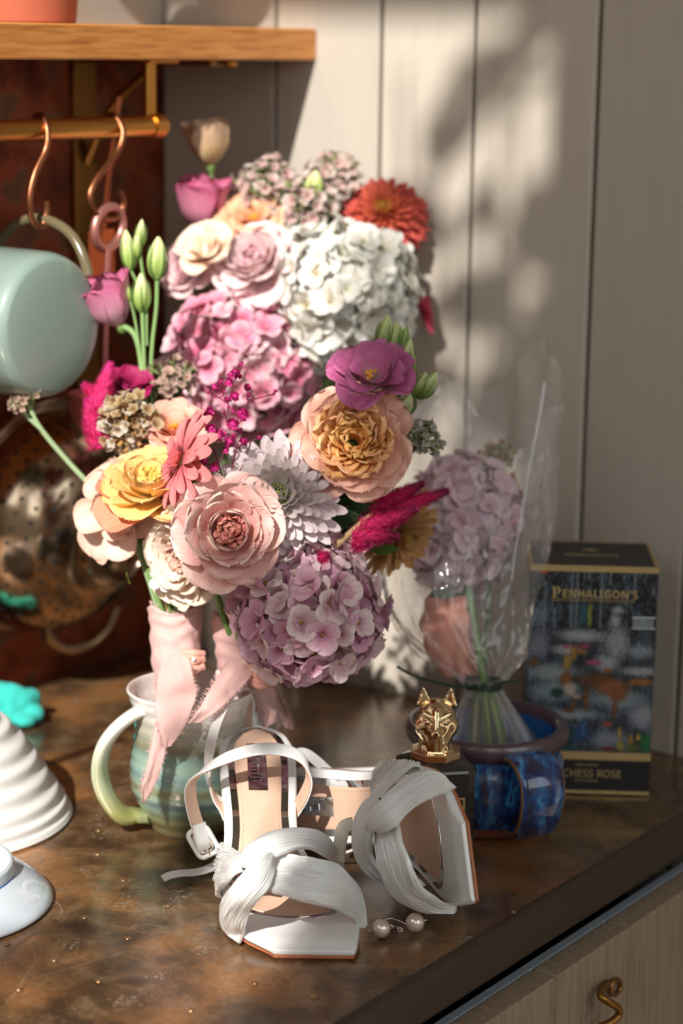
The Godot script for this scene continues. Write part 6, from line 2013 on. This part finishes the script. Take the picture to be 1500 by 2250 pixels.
	var bb := thing("lisianthus_buds", "single green-white bud among the statice of the tall bouquet", "flower buds", at(692, 440, 1.65), cam_yaw)
	bud(bb, "bud", at(688, 432, 1.65), toward(0.1, 1.0, 0.1), 0.02, 0.0075, lin(168, 186, 90), lin(224, 226, 170))
	stem_to(bb, tie_v, 0.0014)
	celosia("coral pink celosia trailing down the right side of the tall bouquet", [[at(868, 570, 1.675), at(944, 690, 1.675), 0.011], [at(862, 545, 1.68), at(906, 600, 1.68), 0.012], [at(925, 650, 1.68), at(948, 730, 1.68), 0.007]], lin(228, 84, 100), lin(236, 120, 140), 0.005)
	# glass vase and its stems
	var vp := on_level(538, 1592)
	var va := thing("vase", "clear glass cylinder vase behind the green jug, full of green stems", "vase", vp)
	hang(shaped(func(m): m.lathe(PackedVector2Array([Vector2(0, 0.0), Vector2(0.0285, 0.0), Vector2(0.03, 0.0015), Vector2(0.03, 0.15), Vector2(0.0295, 0.1508), Vector2(0.0282, 0.15), Vector2(0.0282, 0.008), Vector2(0.027, 0.006), Vector2(0, 0.006)]), 56)), "body", mats.clear_glass, va)
	var stems := MB.new()
	for i in 15:
		var a := i * 2.39996
		var rr := 0.022 * sqrt(i / 15.0)
		stems.col = [lin(70, 104, 44), lin(92, 128, 56), lin(56, 88, 40)][i % 3]
		stems.tube(spline([Vector3(rr * cos(a), 0.012, rr * sin(a)), Vector3(rr * 0.6 * cos(a + 0.6), 0.08, rr * 0.6 * sin(a + 0.6)), Vector3(rr * cos(a + 1.2), 0.155, rr * sin(a + 1.2))], 10), fill(10, 0.002), 7)
	var sp := thing("flower_stems", "green stems standing in the clear glass vase", "stems", vp)
	hang(stems.done(), "stems", tinted("stem", 0.55), sp)
	# cellophane posy in the blue bowl
	var lil := [[lin(222, 156, 190), lin(232, 196, 214), lin(242, 220, 228), lin(200, 160, 180)], [lin(226, 170, 196), lin(238, 212, 222), lin(246, 232, 236), lin(190, 150, 170)]]
	hydrangea("pale lilac hydrangea wrapped in cellophane, standing in the blue bowl", at(1012, 1158, 1.565), Vector3(0.0415, 0.053, 0.04), 0.0125, 130, lil, tie_c, toward(0.0, 0.3, 1.0))
	celosia("coral celosia at the right of the cellophane posy", [[at(1122, 1190, 1.595), at(1126, 1040, 1.595), 0.0115], [at(1130, 1170, 1.60), at(1143, 1080, 1.60), 0.0085]], lin(196, 92, 84), lin(210, 130, 110), 0.004)
	statice("small peach and green flower tuft at the top of the cellophane posy", at(1092, 1008, 1.59), toward(0.2, 0.9, 0.3), 0.014, 20, [[lin(214, 160, 120), lin(226, 190, 156), lin(230, 202, 176), lin(150, 160, 90), lin(120, 130, 70), lin(80, 100, 50)]], tie_c)
	var sw := thing("ribbon", "salmon ribbon wound round the stems inside the cellophane wrap", "ribbon", at(1006, 1470, 1.53), cam_yaw)
	var swi := sw.transform.affine_inverse()
	var sc := spline([swi * at(980, 1305, 1.545), swi * at(982, 1360, 1.542), swi * at(992, 1420, 1.537), swi * at(1012, 1478, 1.528)], 34)
	var sp2 := PackedVector3Array()
	for j in 34:
		for i in 41:
			var a2 := TAU * i / 40
			var rad := 0.0075 + 0.0125 * sin(PI * (0.12 + 0.76 * j / 33.0)) + 0.0011 * sin(j * 0.6 + 2.0 * sin(a2)) + 0.0007 * sin(a2 * 5.0) - 0.006 * exp(-pow((fmod(a2 + 0.3 * sin(j * 0.12), TAU) - 1.75) * 4.5, 2.0))
			sp2.append(sc[j] + Vector3(rad * cos(a2), 0.001 * sin(a2 * 2.0), rad * sin(a2)))
	hang(shaped(func(m): m.grid(sp2, 41, 34)), "wrap", mat("salmon_silk", c8(214, 144, 124), 0.75), sw)
	hang(shaped(func(m):
		m.col = lin(70, 96, 50)
		m.ball(sc[0], Vector3(0.0115, 0.004, 0.0115), 24, 10)), "bound_stems", tinted("stem", 0.55), sw)
	cellophane()

func gypsophila() -> void:
	var d := 1.41
	var o := thing("gypsophila", "airy sprig of dyed magenta gypsophila beside the gerbera", "gypsophila", at(500, 1090, 1.43), cam_yaw)
	var inv := o.transform.affine_inverse()
	var heads := [[530, 798, 4], [517, 818, 7], [508, 822, 7], [522, 824, 8], [504, 839, 7], [472, 849, 5], [503, 840, 8], [484, 839, 4], [472, 850, 8], [458, 862, 3], [473, 870, 3], [492, 862, 3], [544, 851, 7], [546, 868, 5], [516, 871, 9], [500, 878, 7], [502, 894, 3], [492, 906, 3], [458, 905, 10], [512, 902, 4], [532, 906, 11], [536, 914, 9], [512, 932, 11], [506, 928, 8], [462, 940, 10], [482, 954, 12], [504, 972, 10], [534, 970, 9], [514, 958, 6], [605, 859, 4], [601, 865, 3], [570, 962, 4], [448, 926, 6], [448, 1012, 9], [472, 1026, 9], [444, 1042, 6], [496, 990, 6], [526, 946, 6]]
	var kinds := []
	for k in 3:
		var m := MB.new()
		m.col = lin(176, 16, 104)
		for i in 26:
			var v := Vector3(rng.randfn(), rng.randfn(), rng.randfn()).normalized()
			m.col = [lin(178, 18, 106), lin(204, 40, 130), lin(150, 10, 86)][i % 3]
			var b := basis_y(v)
			var q := PackedVector3Array()
			for j in 3:
				for u in 3:
					q.append(b * Vector3((u - 1) * 0.34 * sin(1.2 * (j + 0.7)), 0.35 + j * 0.34, 0.12 * (u - 1) * (u - 1) * (1 if i % 2 else -1)))
			m.grid(q, 3, 3)
		m.ball(Vector3.ZERO, Vector3.ONE * 0.55, 8, 6)
		kinds.append(m.done())
	var nodes := [Vector2(498, 1085), Vector2(540, 1010), Vector2(486, 1040), Vector2(552, 965), Vector2(520, 985), Vector2(470, 985)]
	var twigs := MB.new()
	twigs.col = lin(120, 40, 72)
	twigs.xf = inv
	for pr in [[0, 1], [0, 2], [1, 3], [0, 4], [2, 5]]:
		twigs.tube(spline([at(nodes[pr[0]].x, nodes[pr[0]].y, 1.425), at(nodes[pr[1]].x, nodes[pr[1]].y, d)], 6), fill(6, 0.00055), 5)
	heads.sort_custom(func(a, b): return a[1] > b[1])
	for h in heads:
		var p := Vector2(h[0], h[1])
		var best: Vector2 = nodes[0]
		var score := 1e9
		for q in nodes:
			var s: float = p.distance_to(q) + maxf(0.0, p.y - q.y + 12.0) * 4.0
			if s < score:
				score = s
				best = q
		var jit := d + rng.randf_range(-0.012, 0.012)
		var mid := (p + best) / 2.0 + Vector2(rng.randf_range(-4, 4), 3)
		twigs.tube(spline([at(best.x, best.y, d), at(mid.x, mid.y, (d + jit) / 2), at(p.x, p.y, jit)], 7), fill(7, 0.0005, 0.00035), 5)
		nodes.append(p.lerp(best, 0.25))
		var r: float = h[2] / FP * jit * 1.4
		hang(kinds[rng.randi() % 3], "blossom", tinted("blossom", 0.7, 0.3), o, inv * Transform3D(Basis.from_scale(Vector3.ONE * r) * Basis(Vector3.UP, rng.randf() * 6.0), at(p.x, p.y, jit)))
	hang(twigs.done(), "twigs", tinted("stem", 0.6), o)

func cellophane() -> void:
	var o := thing("cellophane_wrap", "clear crinkled cellophane gathered round the posy in the blue bowl", "wrapping", at(1062, 1505, 1.505))
	var inv := o.transform.affine_inverse()
	var film := mats.cellophane as Material
	var nz := noise(1.0, 3, FastNoiseLite.TYPE_SIMPLEX_SMOOTH, 61)
	var rows := [[1062, 1505, 0.011], [1056, 1478, 0.020], [1034, 1430, 0.038], [1012, 1360, 0.050], [1010, 1270, 0.057], [1024, 1160, 0.0605], [1030, 1050, 0.0625], [1036, 950, 0.064], [1042, 860, 0.066]]
	var centers := []
	var prof := []
	for r in rows:
		centers.append(inv * at(r[0], r[1], lerpf(1.505, 1.585, (1505.0 - r[1]) / 645.0)))
		prof.append(Vector2(r[2], 0))
	var nv := 56
	var nu := 121
	var cl := spline(centers, nv)
	var pr := curve2(prof, nv)
	var p := PackedVector3Array()
	for j in nv:
		var v := float(j) / (nv - 1)
		for i in nu:
			var a := TAU * i / (nu - 1) * 0.98
			var fold := 0.16 * sin(a * 14.0 + 3.0 * nz.get_noise_2d(v * 2.0, 0.0)) * (1.0 - smoothstep(0.0, 0.4, v)) + 0.10 * nz.get_noise_2d(cos(a) * 3.0 + 9.0, sin(a) * 3.0 + v * 2.5) - 0.09 * absf(nz.get_noise_2d(cos(a) * 7.0, sin(a) * 7.0 + v * 9.0)) + 0.05 * absf(nz.get_noise_2d(cos(a) * 16.0 + 30.0, sin(a) * 16.0 + v * 26.0))
			var high := 0.022 * v * v * sin(a * 2.0 + 0.9) + 0.012 * v * v * sin(a * 5.0)
			var rr := pr[j].x * (1.0 + fold)
			p.append(cl[j] + Vector3(rr * cos(a), high, rr * sin(a)))
	hang(shaped(func(m): m.grid(p, nu, nv)), "film", film, o)
	hang(shaped(func(m): m.tube(spline([inv * at(1196, 842, 1.545), inv * at(1182, 930, 1.54), inv * at(1160, 1040, 1.535), inv * at(1146, 1130, 1.53), inv * at(1130, 1220, 1.525), inv * at(1124, 1275, 1.52)], 30), fill(30, 0.0011, 0.0006), 8)), "film_edge", mats.film_edge, o)
	var skirt := PackedVector3Array()
	for j in 16:
		var v := j / 15.0
		for i in 81:
			var a := TAU * i / 80
			var rr := lerpf(0.0105, 0.031, v) * (1.0 + 0.2 * sin(a * 11.0) * v + 0.1 * sin(a * 23.0))
			skirt.append(inv * at(1062, 1505, 1.505).lerp(at(1078, 1640, 1.492), v) + Vector3(rr * cos(a), 0.0, rr * sin(a)))
	hang(shaped(func(m): m.grid(skirt, 81, 16)), "film_tail", film, o)
	# tie
	var t := thing("string", "dark green string knotted round the cellophane above the blue bowl", "string", at(1062, 1505, 1.505))
	var ti := t.transform.affine_inverse()
	var ring := PackedVector3Array()
	for i in 32:
		var a := TAU * i / 32
		ring.append(Vector3(0.0125 * cos(a), 0.0008 * sin(a * 3.0), 0.0125 * sin(a)))
	var tm := mat("green_string", c8(34, 56, 44), 0.7)
	hang(shaped(func(m):
		m.tube(ring, fill(32, 0.0013), 8, true)
		var ring2 := PackedVector3Array()
		for q in ring:
			ring2.append(q * Vector3(1.02, 1, 1.02) + Vector3(0, 0.0022, 0))
		m.tube(ring2, fill(32, 0.0012), 8, true)), "loop", tm, t)
	hang(shaped(func(m):
		m.tube(spline([ti * at(1085, 1505, 1.493), ti * at(1104, 1499, 1.49), ti * at(1122, 1496, 1.492), ti * at(1140, 1499, 1.495)], 16), fill(16, 0.001), 7)
		m.tube(spline([ti * at(1040, 1507, 1.493), ti * at(1000, 1508, 1.49), ti * at(960, 1500, 1.49), ti * at(905, 1483, 1.495), ti * at(872, 1465, 1.5)], 20), fill(20, 0.001), 7)), "ends", tm, t)
	# stems in the bowl
	var s := thing("flower_stems", "cut stems under the string, fanning out in the blue bowl", "stems", on_level(1067, 1800) + Vector3(0, 0.014, 0))
	var si := s.transform.affine_inverse()
	var ms := MB.new()
	ms.xf = si
	for i in 11:
		var f := i / 10.0
		ms.col = [lin(96, 122, 58), lin(128, 120, 84), lin(120, 146, 70)][i % 3]
		var top := at(lerpf(1046, 1078, f), 1506, 1.505 + 0.006 * sin(i * 2.0))
		var low := on_level(lerpf(1022, 1150, f), 1700 + 30 * sin(i * 1.7), 0.02)
		ms.tube(spline([top, top.lerp(low, 0.5), low], 6), fill(6, 0.0017), 7)
	hang(ms.done(), "stems", tinted("stem", 0.55), s)

# ---------------------------------------------------------------- ribbons round the posies
func cloth_strip(m: MB, ea: PackedVector3Array, eb: PackedVector3Array, ripple: float, waves: float, sd: int) -> void:
	var nz := noise(1.0, 2, FastNoiseLite.TYPE_SIMPLEX_SMOOTH, sd)
	var nw := 13
	var p := PackedVector3Array()
	var q := PackedVector3Array()
	for j in ea.size():
		var f := float(j) / (ea.size() - 1)
		var t := ea[mini(j + 1, ea.size() - 1)] - ea[maxi(j - 1, 0)]
		var n := t.cross(eb[j] - ea[j]).normalized()
		for i in nw:
			var w := float(i) / (nw - 1)
			var o := ea[j].lerp(eb[j], w) + n * ripple * (sin(w * waves * PI + f * 3.0 + sd) * 0.6 + nz.get_noise_2d(w * 2.0, f * 3.0))
			p.append(o)
			q.append(o - n * 0.0005)
	m.grid(p, nw, ea.size())
	m.grid(q, nw, ea.size(), false, true)

func frays(m: MB, edge: PackedVector3Array, away: Vector3, count: int, size: float) -> void:
	for i in count:
		var f := rng.randf() * (edge.size() - 1)
		var a := edge[int(f)].lerp(edge[mini(int(f) + 1, edge.size() - 1)], f - int(f))
		var d := (away + Vector3(rng.randf_range(-1, 1), rng.randf_range(-1, 1), rng.randf_range(-1, 1)) * 0.7).normalized() * size * rng.randf_range(0.3, 1.0)
		m.tube(PackedVector3Array([a, a + d * 0.6 + Vector3(0, 0.0004, 0), a + d]), PackedFloat32Array([0.00018, 0.00015, 0.0001]), 4)

func make_ribbons() -> void:
	var silk := mat("blush_silk", c8(214, 174, 168), 0.7)
	silk.rim_enabled = true
	silk.rim = 0.4
	silk.backlight_enabled = true
	silk.backlight = Color(0.35, 0.3, 0.3)
	silk.cull_mode = BaseMaterial3D.CULL_DISABLED
	var pinm := mat("pearl_pin", c8(240, 232, 224), 0.15)
	var specs := [
		{label = "frayed blush silk ribbon wrapped round the left posy's stems, tails over the jug's front", rings = [[388, 1328, 0.0185], [386, 1345, 0.0188], [385, 1375, 0.0178], [386, 1420, 0.0168], [387, 1470, 0.0158], [388, 1530, 0.014]], d = 1.47, knot = [424, 1452], tails = [
			[[[358, 1440], [345, 1500], [343, 1550], [349, 1600], [362, 1642]], [[412, 1430], [424, 1490], [430, 1525], [408, 1590], [374, 1640]], 1.45, 1.402],
			[[[348, 1560], [336, 1620], [322, 1690], [313, 1722], [314, 1762]], [[366, 1590], [364, 1640], [352, 1690], [336, 1730], [317, 1764]], 1.408, 1.408]]},
		{label = "blush silk ribbon wrapped round the right posy's stems above the front sandal", rings = [[522, 1350, 0.0175], [524, 1390, 0.0178], [528, 1430, 0.017], [534, 1470, 0.0165], [536, 1500, 0.013]], d = 1.465, knot = [575, 1482], tails = [
			[[[505, 1440], [474, 1492], [442, 1548], [412, 1590]], [[560, 1476], [520, 1520], [480, 1558], [436, 1588]], 1.444, 1.402],
			[[[552, 1478], [560, 1530], [572, 1575], [585, 1598]], [[584, 1478], [602, 1520], [606, 1560], [602, 1588]], 1.452, 1.475],
			[[[580, 1485], [596, 1530], [612, 1570], [626, 1600]], [[594, 1484], [616, 1530], [634, 1570], [642, 1604]], 1.456, 1.49]]}]
	for s in specs:
		var first: Array = s.rings[0]
		var o := thing("ribbon", s.label, "ribbon", at(s.rings[-1][0], s.rings[-1][1], s.d), cam_yaw, "blush ribbons on the posies")
		var inv := o.transform.affine_inverse()
		var nz := noise(1.0, 3, FastNoiseLite.TYPE_SIMPLEX_SMOOTH, 90)
		var cs := []
		var rs := []
		for r in s.rings:
			cs.append(inv * at(r[0], r[1], s.d - (r[1] - 1330) * 0.00001))
			rs.append(Vector2(r[2], 0))
		var n := 46
		var cl := spline(cs, n)
		var rr := curve2(rs, n)
		var p := PackedVector3Array()
		for j in n:
			var v := float(j) / (n - 1)
			for i in 49:
				var a := TAU * i / 48
				var fold := 0.0005 * sin(v * 30.0 + 2.2 * sin(a + 0.6) + 2.0 * nz.get_noise_2d(cos(a), sin(a))) + 0.0012 * nz.get_noise_2d(cos(a) * 1.6 + 5.0, sin(a) * 1.6 + v * 4.0)
				p.append(cl[j] + Vector3((rr[j].x + fold) * cos(a), 0.0016 * sin(a * 3.0) * (1.0 - v), (rr[j].x + fold) * sin(a)))
		hang(shaped(func(m):
			m.grid(p, 49, n)
			var top := PackedVector3Array()
			for i in 49:
				top.append(p[i])
			for i in 49:
				top.append(cl[0].lerp(p[i], 0.86) - Vector3(0, 0.004, 0))
			m.grid(top, 49, 2)), "wrap", silk, o)
		var topring := p.slice(0, 49)
		var fr := MB.new()
		frays(fr, topring, Vector3(0, 1, 0), 120, 0.004)
		var k := 0
		for t in s.tails:
			var ea := []
			var eb := []
			for e in [0, 1]:
				var m0: int = t[e].size()
				for i in m0:
					(ea if e == 0 else eb).append(inv * at(t[e][i][0], t[e][i][1], lerpf(t[2], t[3], minf(1.0, float(i) / (m0 - 1) * 1.7))))
			var la := spline(ea, 34)
			var lb := spline(eb, 34)
			hang(shaped(func(m): cloth_strip(m, la, lb, 0.0012, 2.0, 4 + k)), "tail", silk, o)
			frays(fr, la.slice(4), (la[8] - lb[8]).normalized(), 90, 0.0035)
			frays(fr, lb.slice(4), (lb[8] - la[8]).normalized(), 90, 0.003)
			k += 1
		var fp := hang(fr.done(), "fray", silk, o)
		fp.set_meta("kind", "stuff")
		# the little gathered knot with a pearl pin
		var kc := inv * at(s.knot[0], s.knot[1], s.d - 0.019)
		hang(shaped(func(m):
			for i in 5:
				var a := i * 1.25
				m.tube(spline([kc + Vector3(-0.007, 0.006 * sin(a), 0), kc + Vector3(0, 0.007 * sin(a), 0.004), kc + Vector3(0.007, 0.005 * sin(a + 0.6), 0)], 8), fill(8, 0.0026), 8)), "knot", mat("blush_knot", c8(226, 164, 148), 0.7), o)
		hang(shaped(func(m): m.ball(kc + Vector3(0.001, 0.003, 0.0068), Vector3.ONE * 0.0014, 12, 8)), "pin_head", pinm, o)
